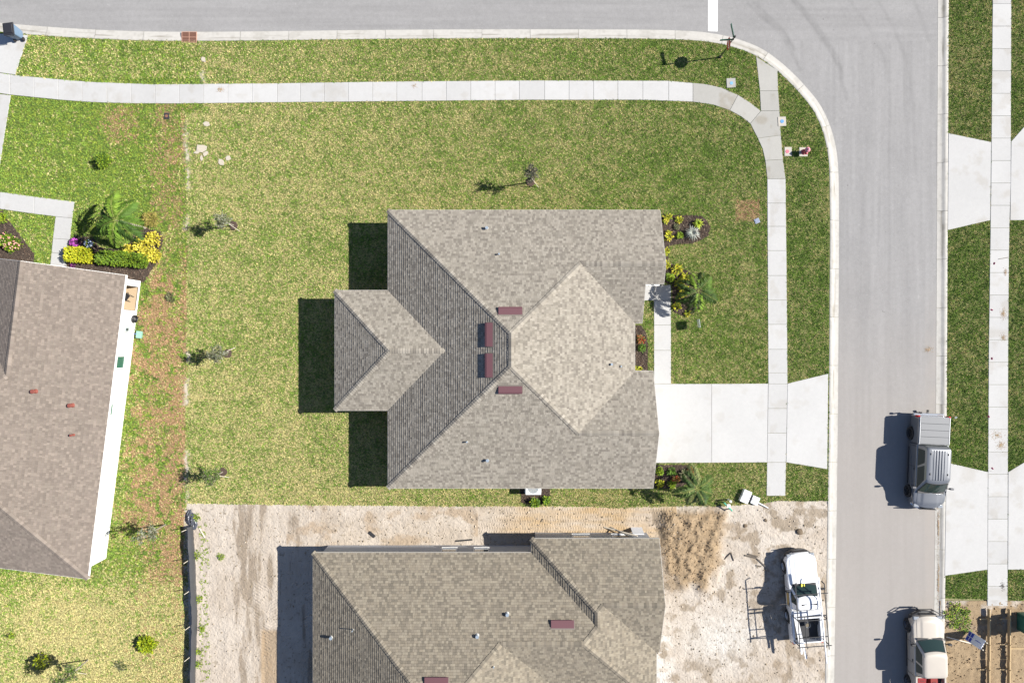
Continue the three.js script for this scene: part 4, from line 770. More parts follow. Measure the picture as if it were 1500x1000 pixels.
  const sidePane = (s, t0, t1) => {
    const P = (t, v) => { const zb = mix(zW + 0.12, zC - 0.15, t), zt = mix(zRF + 0.07, zRR - 0.09, t); return [s * (mix(w0, w1, v) + 0.006), mix(y0, y1, v) + 0.004, mix(zb, zt, v)]; };
    return quadGeo(P(t0, 0.12), P(t1, 0.12), P(t1 - 0.01, 0.9), P(t0 + 0.03, 0.9));
  };
  for (const s of [-1, 1]) for (const [a, b] of o.panes) part('side_window', sidePane(s, a, b), carGlass, T);
  part('cowl', rbox(w0 * 1.72, 0.025, 0.13, 0.01, 0, hH + 0.028, zW - 0.05), blackPl, T);
  for (const s of [-1, 1]) part('wiper', rod(V(s * 0.08, hH + 0.06, zW - 0.05), V(s * 0.08 - 0.5, hH + 0.09, zW + 0.03), 0.01), blackPl, T);
  // doors cut lines and handles as thin dark strips and bars
  for (const s of [-1, 1]) { for (const z of o.seams) part('door_seam', bx(0.012, hB - 0.5, 0.014, s * (hw - 0.004), (hB + 0.42) / 2, z), blackPl, T); part('door_handle', rbox(0.04, 0.04, 0.16, 0.015, s * (hw + 0.005), hB - 0.16, o.seams[1] - 0.14), o.handle ?? blackPl, T); }
  for (const s of [-1, 1]) part('sill_step', rbox(0.16, 0.07, zC - fw - 0.75, 0.02, s * (hw - 0.06), 0.36, (zC + fw) / 2 + 0.12), blackPl, T);
  // ends
  part('front_bumper', warp(sideExtrude([[zF - 0.08, 0.42], [zF - 0.08, 0.62], [zF + 0.14, 0.66], [zF + 0.14, 0.4]], -hw * 0.98, hw * 0.98, 0.03, 8)), o.bumper ?? chrome, T);
  part('grille', rbox(W * 0.5, 0.24, 0.05, 0.02, 0, hH - 0.26, zF + 0.01), blackPl, T);
  part('rear_bumper', rbox(W * 0.94, 0.2, 0.18, 0.05, 0, 0.52, zE + 0.03), o.bumper ?? chrome, T);
  for (const s of [-1, 1]) {
    part('headlight', rbox(0.34, 0.17, 0.2, 0.05, s * hw * 0.72, hH - 0.24, zF + 0.22), clearLens, T);
    part('taillight', rbox(0.14, 0.36, 0.12, 0.03, s * (hw - 0.085), hBed - 0.24, zE - 0.045), redLens, T);
    const mz = zW + 0.24, mir = part('mirror', rbox(0.24, 0.2, 0.12, 0.045, s * (hw + 0.13), hB + 0.12, mz), o.mirror ?? blackPl, T);
    part('mirror_arm', rod(V(s * hw * 0.9, hB + 0.02, mz), V(s * (hw + 0.06), hB + 0.1, mz), 0.025), blackPl, mir);
    wheel(T, s * (hw - 0.11), fw, r, o.rim, s); wheel(T, s * (hw - 0.11), rw, r, o.rim, s);
  }
  return T;
}
// silver crew cab with a hard bed cover, parked against the far kerb, nose to the south
const silver = pickup({ label: 'silver crew cab pickup with flat grey bed cover at the kerb', x: 25.42, y: 0.014, z: 7.36, turn: Math.PI - 0.045, L: 5.7, W: 2.02, zW: -1.72, zRF: -1.02, zRR: 0.98, zC: 1.12, fw: -1.88, rw: 1.7, hH: 1.13, hB: 1.2, hR: 1.9, hBed: 1.27, mat: carPaint([0.185, 0.193, 0.205], 0.45, 0.3), panes: [[0.0, 0.5], [0.54, 0.97]], seams: [-1.42, -0.25, 1.0], ribs: true, rim: std([0.05, 0.05, 0.052], 0.4, { metalness: 0.6 }), mirror: std([0.12, 0.12, 0.125], 0.3) });
{
  const cm = std([0.125, 0.131, 0.14], 0.5), bw = 2.02 * 0.9, z0 = 1.2, z1 = 2.79, n = 4;
  for (let i = 0; i < n; i++) part('bed_cover_panel', rbox(bw - 0.12, 0.035, (z1 - z0) / n - 0.012, 0.008, 0, 1.295, z0 + (i + 0.5) * (z1 - z0) / n), cm, silver);
  for (const s of [-1, 1]) part('cover_rail', rbox(0.05, 0.05, z1 - z0, 0.012, s * (bw / 2 - 0.02), 1.29, (z0 + z1) / 2), std([0.4, 0.41, 0.42], 0.35, { metalness: 0.5 }), silver);
  for (const s of [-1, 1]) for (const z of [-0.55, 0.65]) part('rack_foot', rbox(0.05, 0.05, 0.12, 0.015, s * 0.52, 1.91, z), blackPl, silver);
  part('tow_hitch', merged([bx(0.1, 0.09, 0.32, 0, 0.46, 3.0), new THREE.SphereGeometry(0.035, 10, 8).translate(0, 0.55, 3.12)]), blackPl, silver);
  part('tow_mount', merged([bx(0.09, 0.5, 0.06, 0.78, 0.85, 2.99), bx(0.16, 0.08, 0.12, 0.78, 1.06, 3.02)]), blackPl, silver);
}
// white work truck with a ladder rack
const work = pickup({ label: 'white work pickup with black ladder rack on the sand', x: 17.72, y: 0.09, z: 15.5, turn: 0.075, L: 5.5, W: 1.86, zW: -0.77, zRF: -0.15, zRR: 0.47, zC: 0.63, fw: -1.75, rw: 1.3, hH: 1.06, hB: 1.12, hR: 1.72, hBed: 1.16, mat: carPaint([0.72, 0.73, 0.74], 0, 0.3), panes: [[0.0, 0.72]], seams: [-0.6, 0.5], rim: std([0.45, 0.46, 0.48], 0.3, { metalness: 0.7 }), mirror: blackPl, bumper: blackPl });
{
  const rk = std([0.03, 0.03, 0.032], 0.5), g = [], hx = 0.86, Y = 2.02;
  const bar = (a, b, r = 0.03) => rod(V(...a), V(...b), r, r, 8);
  for (const s of [-1, 1]) part('rack_rail', merged([bar([s * hx, Y, -1.1], [s * hx, Y, 2.78]), bar([s * hx, Y, -1.1], [s * hx * 0.86, Y - 0.16, -1.22])]), rk, work);
  for (const z of [-0.55, 0.75, 1.0, 2.0, 2.55]) part('rack_bar', bar([-hx - (z === -0.55 || z === 2.55 ? 0.16 : 0), Y + 0.012, z], [hx + (z === -0.55 || z === 2.55 ? 0.16 : 0), Y + 0.012, z], z === 0.75 ? 0.045 : 0.03), rk, work);
  for (const s of [-1, 1]) for (const z of [0.98, 2.5]) part('rack_post', bar([s * hx, 1.14, z], [s * hx, Y, z], 0.03), rk, work);
  part('toolbox', rbox(1.6, 0.36, 0.5, 0.03, 0, 1.1, 0.95), std([0.6, 0.62, 0.65], 0.4), work);
  part('rack_center_bar', bar([-0.45, Y, 0.75], [-0.45, Y, 2.55], 0.025), rk, work);
  // door decals: gold badge and dark blue lettering strip on the flank
  const cnv = document.createElement('canvas'); cnv.width = 512; cnv.height = 96; const q = cnv.getContext('2d');
  q.fillStyle = '#eceff2'; q.fillRect(0, 0, 512, 96); q.fillStyle = '#33456b';
  for (let i = 0; i < 11; i++) if (i !== 4) { q.fillRect(24 + i * 42, 24, 9, 48); q.fillRect(24 + i * 42, i % 2 ? 24 : 64, 25, 9); if (i % 3) q.fillRect(42 + i * 42, 34, 8, 34); }
  const dt = new THREE.CanvasTexture(cnv); dt.colorSpace = THREE.SRGBColorSpace;
  const dec = new THREE.MeshStandardMaterial({ map: dt, roughness: 0.4, side: THREE.DoubleSide });
  for (const s of [-1, 1]) {
    part('door_badge', new THREE.PlaneGeometry(0.85, 0.34).rotateY(s * Math.PI / 2).translate(s * 0.938, 0.83, 0.02), std([0.42, 0.3, 0.12], 0.5), work);
    part('lettering', new THREE.PlaneGeometry(1.5, 0.2).rotateY(s * Math.PI / 2).translate(s * 0.938, 1.03, 1.6), dec, work);
  }
  part('dash_paper', bx(0.22, 0.012, 0.2, -0.1, 1.2, -0.8), std([0.65, 0.6, 0.08], 0.7), work);
  part('hood_stripe', bx(0.08, 0.01, 0.4, -0.02, 1.078, -1.1), std([0.06, 0.13, 0.3], 0.5), work);
  // loads carried by the rack and the bed
  const M = (x, y, z) => work.localToWorld(V(x, y, z)); work.updateMatrixWorld();
  const white = std([0.7, 0.71, 0.72], 0.5);
  tag(part('pipe', rod(M(0.5, 2.1, -1.55), M(0.62, 2.1, 3.55), 0.045, 0.045, 10), white), 'long white pipe lying along the ladder rack', 'pipe');
  for (const [a, b, c, d, l] of [[-0.68, 0.95, -0.28, 3.55, 'white board sticking out over the tailgate, nearer the bed centre'], [-0.78, 0.95, -0.52, 3.25, 'shorter white board along the inner bed side of the work truck']]) {
    const p = M(a, 1.3, b), e = M(c, 1.34, d), dd = e.clone().sub(p), g2 = bx(0.12, 0.035, dd.length()); const m = part('board', g2, white);
    m.position.copy(p.clone().add(e).multiplyScalar(0.5)); m.lookAt(e); tag(m, l, 'board', 'boards in the work truck');
  }
  const bk = M(0.1, 0.69, 1.7), bucket = thing('bucket', 'grey bucket of tools in the work truck bed', 'bucket', [bk.x, bk.y, bk.z]);
  part('pail', new THREE.CylinderGeometry(0.15, 0.12, 0.34, 16, 1, true).translate(0, 0.17, 0), std([0.4, 0.42, 0.45], 0.5), bucket); part('contents', new THREE.CylinderGeometry(0.13, 0.13, 0.02, 14).translate(0, 0.26, 0), std([0.12, 0.1, 0.07], 0.9), bucket);
}
// beige extended cab with tubular bumper guard
const beige = pickup({ label: 'beige extended cab pickup with tubular black bumper guard', x: 25.3, y: 0.014, z: 19.35, turn: 0.012, L: 5.55, W: 1.96, zW: -1.32, zRF: -0.68, zRR: 0.7, zC: 0.85, fw: -1.95, rw: 1.55, hH: 1.14, hB: 1.19, hR: 1.83, hBed: 1.24, mat: carPaint([0.43, 0.39, 0.335], 0.05, 0.3), panes: [[0.0, 0.56], [0.61, 0.95]], seams: [-1.1, 0.1], rim: std([0.14, 0.14, 0.15], 0.35, { metalness: 0.7 }), mirror: blackPl, bumper: blackPl });
{
  const z = -2.775, b = (a, c, r = 0.03) => rod(V(...a), V(...c), r, r, 8);
  part('bumper_guard', merged([b([-0.42, 0.95, z - 0.2], [0.42, 0.95, z - 0.2]), b([-0.42, 0.7, z - 0.22], [0.42, 0.7, z - 0.22]), b([-0.42, 0.95, z - 0.2], [-0.42, 0.45, z - 0.12]), b([0.42, 0.95, z - 0.2], [0.42, 0.45, z - 0.12]), b([0.42, 0.92, z - 0.2], [0.92, 0.9, z + 0.08]), b([-0.42, 0.92, z - 0.2], [-0.92, 0.9, z + 0.08]), b([0.92, 0.9, z + 0.08], [0.95, 0.62, z + 0.12]), b([-0.92, 0.9, z + 0.08], [-0.95, 0.62, z + 0.12]), b([-0.95, 0.62, z + 0.12], [-0.42, 0.62, z - 0.2]), b([0.95, 0.62, z + 0.12], [0.42, 0.62, z - 0.2])]), blackPl, beige);
  beige.updateMatrixWorld();
  const M = (x, y, zz) => beige.localToWorld(V(x, y, zz));
  for (const [x, zz, c, w, d, h, l] of [[-0.45, 1.2, [0.34, 0.03, 0.03], 0.5, 0.42, 0.34, 'red tool chest in the beige pickup bed'], [0.25, 1.25, [0.36, 0.05, 0.04], 0.42, 0.5, 0.4, 'red and black equipment case in the beige pickup bed'], [-0.1, 1.75, [0.5, 0.5, 0.5], 0.5, 0.3, 0.3, 'grey crate behind the red cases in the beige pickup bed']]) {
    const p = M(x, 0.69, zz), t = thing('tool_case', l, 'case', [p.x, p.y, p.z], rr(-0.1, 0.1));
    part('case', rbox(w, h, d, 0.03, 0, h / 2, 0), std(c, 0.4), t); part('lid', rbox(w + 0.015, 0.05, d + 0.015, 0.02, 0, h + 0.02, 0), std(c.map((q) => q * 0.6), 0.4), t); part('handle', rod(V(-0.1, h + 0.07, 0), V(0.1, h + 0.07, 0), 0.014), blackPl, t);
  }
}
/* ------------------------------------------------------------------ street furniture and small objects */
const G3 = (px, py, y = 0.1) => { const p = at(px, py, y); return [p[0], y, p[1]]; };
const woodMat = std([0.42, 0.31, 0.17], 0.85), woodPale = std([0.6, 0.54, 0.44], 0.85), woodDark = std([0.09, 0.075, 0.06], 0.9);
{ // stop sign with two street name blades
  const p = G3(1054.5, 84), t = thing('street_sign', 'stop sign post with two green street name blades at the corner', 'street sign', p);
  const pm = std([0.025, 0.025, 0.027], 0.45);
  part('post', merged([new THREE.CylinderGeometry(0.035, 0.04, 3.1, 10).translate(0, 1.55, 0), new THREE.SphereGeometry(0.055, 10, 8).translate(0, 3.12, 0), new THREE.CylinderGeometry(0.07, 0.09, 0.2, 10).translate(0, 0.1, 0)]), pm, t);
  const oct = new THREE.Shape(Array.from({ length: 8 }, (_, i) => { const a = (i + 0.5) * Math.PI / 4; return new THREE.Vector2(Math.cos(a) * 0.38, Math.sin(a) * 0.38); }));
  const o8 = new THREE.ExtrudeGeometry(oct, { depth: 0.012, bevelEnabled: false }).rotateY(-Math.PI / 2);
  part('stop_plate', o8.translate(-0.05, 2.05, 0), std([0.3, 0.09, 0.07], 0.5), t);
  const cv = document.createElement('canvas'); cv.width = cv.height = 256; const q = cv.getContext('2d');
  q.fillStyle = '#b3121d'; q.fillRect(0, 0, 256, 256); q.fillStyle = '#fff'; q.font = 'bold 84px sans-serif'; q.textAlign = 'center'; q.fillText('STOP', 128, 158);
  const ct = new THREE.CanvasTexture(cv); ct.colorSpace = THREE.SRGBColorSpace;
  const face = new THREE.ShapeGeometry(new THREE.Shape(oct.getPoints().map((v) => v.clone().multiplyScalar(0.96))));
  const uvs = face.attributes.uv, ps = face.attributes.position; for (let i = 0; i < ps.count; i++) uvs.setXY(i, ps.getX(i) / 0.73 + 0.5, ps.getY(i) / 0.73 + 0.5);
  part('stop_face', face.rotateY(-Math.PI / 2).translate(-0.067, 2.05, 0), std([1, 1, 1], 0.5, { map: ct }), t);
  const gm = std([0.012, 0.12, 0.085], 0.45);
  part('name_blade', rbox(0.02, 0.2, 0.78, 0.006, -0.06, 2.98, -0.42).rotateY(0.2).translate(0.02, 0, 0), gm, t);
  part('name_blade', rbox(0.7, 0.2, 0.02, 0.006, -0.4, 2.68, 0).rotateY(0.06), gm, t);
  part('bracket', merged([bx(0.09, 0.1, 0.09, 0, 2.72, 0), bx(0.09, 0.1, 0.09, 0, 2.98, 0)]), pm, t);
}
{ // hydrant
  const t = thing('fire_hydrant', 'faded pinkish red fire hydrant on its concrete pad', 'hydrant', G3(1178, 222.5, 0.14));
  const m = std([0.4, 0.06, 0.09], 0.5), m2 = std([0.55, 0.22, 0.27], 0.5);
  part('barrel', new THREE.LatheGeometry([[0.17, 0], [0.17, 0.04], [0.11, 0.05], [0.105, 0.42], [0.14, 0.43], [0.14, 0.48], [0.11, 0.49], [0.11, 0.55], [0, 0.55]].map((p) => new THREE.Vector2(...p)), 20), m, t);
  part('bonnet', new THREE.LatheGeometry([[0.16, 0.54], [0.165, 0.58], [0.14, 0.63], [0.09, 0.69], [0.035, 0.72], [0.035, 0.77], [0, 0.77]].map((p) => new THREE.Vector2(...p)), 20), m2, t);
  part('nozzle', new THREE.CylinderGeometry(0.085, 0.095, 0.16, 14).rotateX(Math.PI / 2).translate(0, 0.38, 0.15), m, t);
  for (const s of [-1, 1]) part('nozzle', new THREE.CylinderGeometry(0.06, 0.07, 0.14, 12).rotateZ(Math.PI / 2).translate(s * 0.15, 0.38, 0), m, t);
  part('bolts', merged(Array.from({ length: 8 }, (_, i) => new THREE.CylinderGeometry(0.015, 0.015, 0.03, 6).translate(Math.cos(i * 0.785) * 0.148, 0.055, Math.sin(i * 0.785) * 0.148))), m2, t);
}
function pad(px, py, w, d, label, lidColor, lidR, mat, turn = 0, lidOff = [0, 0]) {
  const t = thing('utility_pad', label, 'utility pad', G3(px, py, 0.1), turn);
  part('pad', rbox(w, 0.08, d, 0.015, 0, 0.005, 0), mat, t);
  if (lidColor) part('lid', new THREE.CylinderGeometry(lidR, lidR, 0.015, 18).translate(lidOff[0], 0.052, lidOff[1]), std(lidColor, 0.6), t);
  paved.push([[t.position.x - w / 2, t.position.z - d / 2], [t.position.x + w / 2, t.position.z - d / 2], [t.position.x + w / 2, t.position.z + d / 2], [t.position.x - w / 2, t.position.z + d / 2]]);
  return t;
}
const tanConc = concMat(0.36, 0.3, 401, [1, 0.94, 0.84]);
pad(1177, 222.5, 0.52, 0.56, 'tan concrete pad underneath the hydrant', null, 0, tanConc);
pad(1154.5, 222, 0.45, 0.56, 'white concrete pad with pink lid beside the hydrant', [0.45, 0.1, 0.14], 0.11, tanConc, 0, [-0.05, 0]);
pad(1145.5, 178, 0.5, 0.58, 'white concrete pad with blue lid against the grey sidewalk', [0.06, 0.2, 0.42], 0.11, tanConc, 0.05).position.y = 0.112;
pad(1071, 121.5, 0.56, 0.58, 'grey utility pad with blue paint marks near the sidewalk bend', [0.12, 0.28, 0.42], 0.1, oldConc[1], 0.05, [0.02, 0.02]);
pad(1109, 323.5, 0.32, 0.3, 'bluish grey valve box lid in the brown turf patch', [0.16, 0.19, 0.27], 0.13, std([0.2, 0.23, 0.3], 0.7), 0.4);
pad(244, 170, 0.34, 0.4, 'small black valve box with rusty lid on the brown grass', [0.2, 0.09, 0.06], 0.09, std([0.025, 0.025, 0.028], 0.6), 0.05);
{ // wheeled bin
  const t = thing('wheeled_bin', 'blue wheeled bin with black lid on the driveway end', 'bin', G3(28.5, 52.5, 0.135), 0.12);
  const bm = std([0.13, 0.2, 0.29], 0.45), pos = (y, s) => ring(y, -0.33 * s, 0.33 * s, 0.29 * s, 0.05);
  part('body', loftRings([pos(0.06, 0.78), pos(0.3, 0.86), pos(0.98, 1)], true), bm, t);
  part('lid', merged([rbox(0.66, 0.07, 0.76, 0.03, 0, 1.02, 0.01), rbox(0.5, 0.05, 0.55, 0.025, 0, 1.065, 0)]), std([0.018, 0.018, 0.022], 0.5), t);
  part('handle', rod(V(-0.24, 0.95, 0.42), V(0.24, 0.95, 0.42), 0.02), blackPl, t);
  for (const s of [-1, 1]) part('wheel', new THREE.CylinderGeometry(0.12, 0.12, 0.06, 16).rotateZ(Math.PI / 2).translate(s * 0.27, 0.12, 0.28), rubber, t);
}
{ // kerb drain grate, four rusty leaves
  const c = at(277, 54.5), t = thing('storm_drain', 'rusty brown drain grate set in the kerb', 'drain', [c[0], 0.125, c[1]], -0.005);
  const m = std([0.16, 0.075, 0.05], 0.8), dk = std([0.05, 0.025, 0.018], 0.9);
  part('frame', merged([bx(0.94, 0.03, 0.03, 0, 0, -0.32), bx(0.94, 0.03, 0.03, 0, 0, 0.32), bx(0.03, 0.03, 0.61, -0.455, 0, 0), bx(0.03, 0.03, 0.61, 0.455, 0, 0), bx(0.025, 0.03, 0.61, 0, 0, 0), bx(0.85, 0.03, 0.025, 0, 0.002, 0)]), std([0.42, 0.24, 0.17], 0.8), t);
  part('pit', bx(0.88, 0.006, 0.6, 0, -0.01, 0), dk, t);
  for (const sx of [-1, 1]) for (const sz of [-1, 1]) { const g = []; for (let i = 0; i < 8; i++) g.push(bx(0.028, 0.022, 0.27, sx * 0.224 - 0.18 + i * 0.051, 0, sz * 0.155)); part('grate_leaf', merged(g), m, t); }
}
{ // yard sign seen edge on
  const t = thing('yard_sign', 'thin square yard sign standing edge-on in the front lawn', 'sign', G3(1019, 474), 0.12);
  part('panel', rbox(0.02, 0.58, 0.52, 0.004, 0, 0.78, 0), std([0.5, 0.55, 0.52], 0.5), t); for (const s of [-1, 1]) part('stake', rod(V(0, 0, s * 0.18), V(0, 0.5, s * 0.18), 0.008), pipeMat, t);
}
{ // air conditioner
  const t = thing('air_conditioner', 'white air conditioner condenser below the side eave', 'air conditioner', [1.29, 0.1, 8.9], 0);
  part('cabinet', rbox(0.95, 0.85, 0.82, 0.03, 0, 0.47, 0), std([0.6, 0.62, 0.63], 0.5), t);
  part('pad', rbox(1.05, 0.08, 0.92, 0.01, 0, 0.03, 0), midConc[0], t);
  part('fan_guard', merged([0.1, 0.17, 0.24, 0.31].map((r) => new THREE.TorusGeometry(r, 0.008, 6, 28).rotateX(Math.PI / 2).translate(0, 0.905, 0)).concat([0, 1, 2, 3].map((i) => bx(0.66, 0.01, 0.012, 0, 0.905, 0).rotateY(i * Math.PI / 4)))), greyTrim, t);
  part('fan_well', new THREE.CylinderGeometry(0.33, 0.33, 0.01, 28).translate(0, 0.895, 0), std([0.22, 0.25, 0.27], 0.5), t);
}
// pale broken pieces lying on the turf
[[289, 223, 0.3, 'wedge shaped'], [297, 217, 0.42, 'largest, cross shaped'], [302, 224, 0.25, 'narrow'], [295, 231, 0.2, 'small rounded'], [324, 237, 0.28, 'flat oblong'], [334, 232, 0.2, 'short upright'], [302, 182, 0.28, 'long thin'], [298, 87, 0.24, 'lone triangular']].forEach(([px, py, r, w], i) => {
  const n = 6, q = Array.from({ length: n }, (_, k) => { const a = k / n * Math.PI * 2, d = r * rr(0.35, 1.15); return [Math.cos(a) * d, Math.sin(a) * d * 0.8]; }), c = at(px, py);
  const m = part('debris_piece', slabGeo(q, 0, 0.035, 0.004), std([0.43, 0.385, 0.31], 0.95, { bumpMap: grit, bumpScale: 0.02 })); m.position.set(c[0], 0.115, c[1]); m.rotation.y = rr(0, 6);
  tag(m, `${w} pale sandy debris piece on the lawn near the sod seam`, 'debris', 'pale debris pieces on the lawn');
});
{ // silt fence
  const t = thing('silt_fence', 'sagging black silt fence between lawn and sand plot', 'fence');
  const fm = std([0.045, 0.047, 0.052], 0.45), base = [[282, 768], [283.5, 790], [285, 815], [286.5, 850], [288, 880], [288.5, 905], [287, 950], [286, 1010], [287, 1100]].map(([a, b]) => at(a, b));
  const c = new THREE.CatmullRomCurve3(base.map(([x, z]) => V(x, 0.06, z))), n = 150, rows = 7, pos = [], idx = [];
  for (let i = 0; i <= n; i++) { const p = c.getPoint(i / n), hgt = 0.72 + 0.1 * noise(i * 0.08, 2, 3) - 0.06 * Math.abs(Math.sin(i * 0.13)); for (let k = 0; k < rows; k++) { const v = k / (rows - 1); pos.push(p.x - 0.05 * v + 0.1 * Math.sin(v * Math.PI) * (0.5 + 0.8 * noise(i * 0.12, k * 0.4, 7)) + 0.04 * (noise(i * 0.35, k, 9) - 0.5), p.y + hgt * v, p.z + 0.03 * noise(i * 0.3, k, 5)); } }
  for (let i = 0; i < n; i++) for (let k = 0; k + 1 < rows; k++) { const a = i * rows + k; idx.push(a, a + rows, a + 1, a + 1, a + rows, a + rows + 1); }
  const g = new THREE.BufferGeometry(); g.setAttribute('position', new THREE.Float32BufferAttribute(pos, 3)); g.setIndex(idx); g.computeVertexNormals();
  part('fabric', g, fm, t);
  for (const [a, b] of [[283, 772], [285, 815], [287, 860], [288, 911], [287, 956], [286.5, 1002]]) { const p = at(a, b); const lx = rr(-0.2, -0.05); part('stake', rod(V(p[0] - 0.06, 0.0, p[1]), V(p[0] - 0.1 + lx, 1.12, p[1] + rr(0, 0.15)), 0.022, 0.022, 4), woodPale, t); }
  const cr = new THREE.PlaneGeometry(1.0, 1.5, 26, 34).rotateX(-Math.PI / 2), p = cr.attributes.position;
  for (let i = 0; i < p.count; i++) { const x = p.getX(i), z = p.getZ(i), e = sstep(0.75, 0.3, Math.hypot(x * 1.4, z)); const w = 0.35 + 0.75 * noise(z * 1.4, 1, 2); p.setXYZ(i, x * w + 0.15 * (noise(z * 3, x * 2, 4) - 0.5), 0.08 + e * (0.28 * fbm(x * 4, z * 3, 5, 3) + 0.14 * Math.abs(Math.sin(x * 9 + z * 5))), z + 0.1 * (noise(x * 5, z * 5, 8) - 0.5)); }
  cr.computeVertexNormals(); const q = at(281, 761); cr.rotateY(0.3).translate(q[0], 0, q[1]);
  part('crumpled_end', cr, std([0.05, 0.055, 0.07], 0.3), t);
}
// loose timber and bits on the sand plot
function plank(px0, py0, px1, py1, w, mat, label, group, y = 0.14, name = 'plank') {
  const a = at(px0, py0), b = at(px1, py1), l = Math.hypot(b[0] - a[0], b[1] - a[1]);
  const m = part(name, rbox(l, 0.05, w, 0.006), mat); m.position.set((a[0] + b[0]) / 2, y, (a[1] + b[1]) / 2); m.rotation.y = -Math.atan2(b[1] - a[1], b[0] - a[0]);
  return tag(m, label, name, group);
}
plank(1091, 813, 1108, 817, 0.09, woodDark, 'dark scrap plank, upper of the pair by the work truck', 'scrap wood on the sand');
plank(1096, 811, 1110, 815, 0.08, woodDark, 'dark scrap plank, lower of the pair by the work truck', 'scrap wood on the sand');
plank(1109, 818, 1121, 829, 0.07, woodDark, 'dark scrap stick pointing at the work truck shadow', 'scrap wood on the sand');
plank(1108, 828, 1115, 829.5, 0.07, woodDark, 'short dark scrap offcut beside the work truck shadow', 'scrap wood on the sand');
plank(1061, 819, 1071, 809, 0.04, woodDark, 'thin stick, one arm of the V on the sand', 'thin sticks forming a V');
plank(1071, 809, 1075, 821, 0.04, woodDark, 'thin stick, other arm of the V on the sand', 'thin sticks forming a V');
plank(668, 792, 692, 790, 0.09, blackPl, 'black plank lying beside the unfinished house wall', null, 0.15);
plank(541, 779, 549, 786, 0.18, blackPl, 'crumpled black scrap on the sand by the unfinished house', null, 0.15, 'scrap');
plank(292, 773, 300, 787, 0.05, woodPale, 'pale stake fallen beside the crumpled fence end', null, 0.14, 'stake');
[[1092, 770, 0.12], [1122, 762, 0.1], [1172, 779, 0.2]].forEach(([a, b, r], i) => { const g = new THREE.IcosahedronGeometry(r, 1), p = g.attributes.position; for (let k = 0; k < p.count; k++) { const s = 0.75 + 0.5 * hash(Math.round(p.getX(k) * 50), Math.round(p.getZ(k) * 50), 3 + i); p.setXYZ(k, p.getX(k) * s, p.getY(k) * s * 0.6, p.getZ(k) * s); } g.computeVertexNormals(); const m = part('clod', g, std([0.12, 0.09, 0.06], 1)); m.position.set(...G3(a, b, 0.13)); tag(m, ['small dark clod on the sand below the fallen mailbox', 'dark soil clod in the middle of the sand plot', 'broad dark clod on the sand ahead of the work truck'][i], 'clod'); });
{ // boards leaning on the wing wall of the unfinished house
  const pl = (x0, x1, y1, mat, l) => { const g = rod(V(x0, 0.1, 11.5), V(x1, y1, 11.78), 0.05, 0.05, 4), m = part('board', g, mat); tag(m, l, 'board', 'boards leaning on the unfinished house'); };
  pl(6.1, 7.3, 1.5, woodPale, 'pale board slanting against the wing wall of the unfinished house'); pl(5.7, 7.6, 1.1, woodPale, 'long pale board leaning low on the wing wall');
  const m = part('panel', rbox(0.7, 0.9, 0.04, 0.01), std([0.62, 0.63, 0.65], 0.5)); m.position.set(7.7, 0.5, 11.62); m.rotation.x = 0.25; tag(m, 'white panel leaning on the wing wall near the gable', 'panel');
  const gb = thing('hose_bib_pipe', 'green and white pipe stubs at the corner of lawn and sand', 'pipe stub', G3(1064, 737)); const gm = std([0.02, 0.3, 0.2], 0.5);
  part('upright_pipe', merged([new THREE.CylinderGeometry(0.05, 0.05, 0.6, 12).translate(0.1, 0.3, -0.25), new THREE.CylinderGeometry(0.075, 0.075, 0.08, 14).translate(0.1, 0.6, -0.25)]), whiteTrim, gb);
  part('green_pipe', rod(V(-0.25, 0.42, -0.12), V(0.25, 0.42, 0.38), 0.045, 0.045, 10), gm, gb); part('green_leg', merged([rod(V(-0.2, 0, -0.08), V(-0.2, 0.42, -0.08), 0.035), rod(V(0.2, 0, 0.33), V(0.2, 0.42, 0.33), 0.035)]), gm, gb); part('white_tee', merged([new THREE.BoxGeometry(0.2, 0.1, 0.2).translate(0.02, 0.44, 0.06)]), whiteTrim, gb);
}
{ // white mailbox unit lying down
  const t = thing('mailbox_unit', 'white twin mailbox unit lying on the lawn corner', 'mailbox', G3(1098, 729), -0.4);
  const w = std([0.66, 0.67, 0.68], 0.5);
  for (const [x, z] of [[-0.33, -0.2], [-0.33, 0.2]]) part('large_box', rbox(0.52, 0.3, 0.38, 0.03, x, 0.17, z), w, t);
  for (const [x, z] of [[0.33, -0.13], [0.33, 0.13]]) part('small_box', rbox(0.46, 0.2, 0.24, 0.02, x, 0.12, z), w, t);
  part('joint', bx(0.16, 0.12, 0.5, 0, 0.08, 0), blackPl, t); part('post', rod(V(0.5, 0.09, 0.05), V(1.3, 0.06, 0.12), 0.045, 0.03, 8), w, t);
}
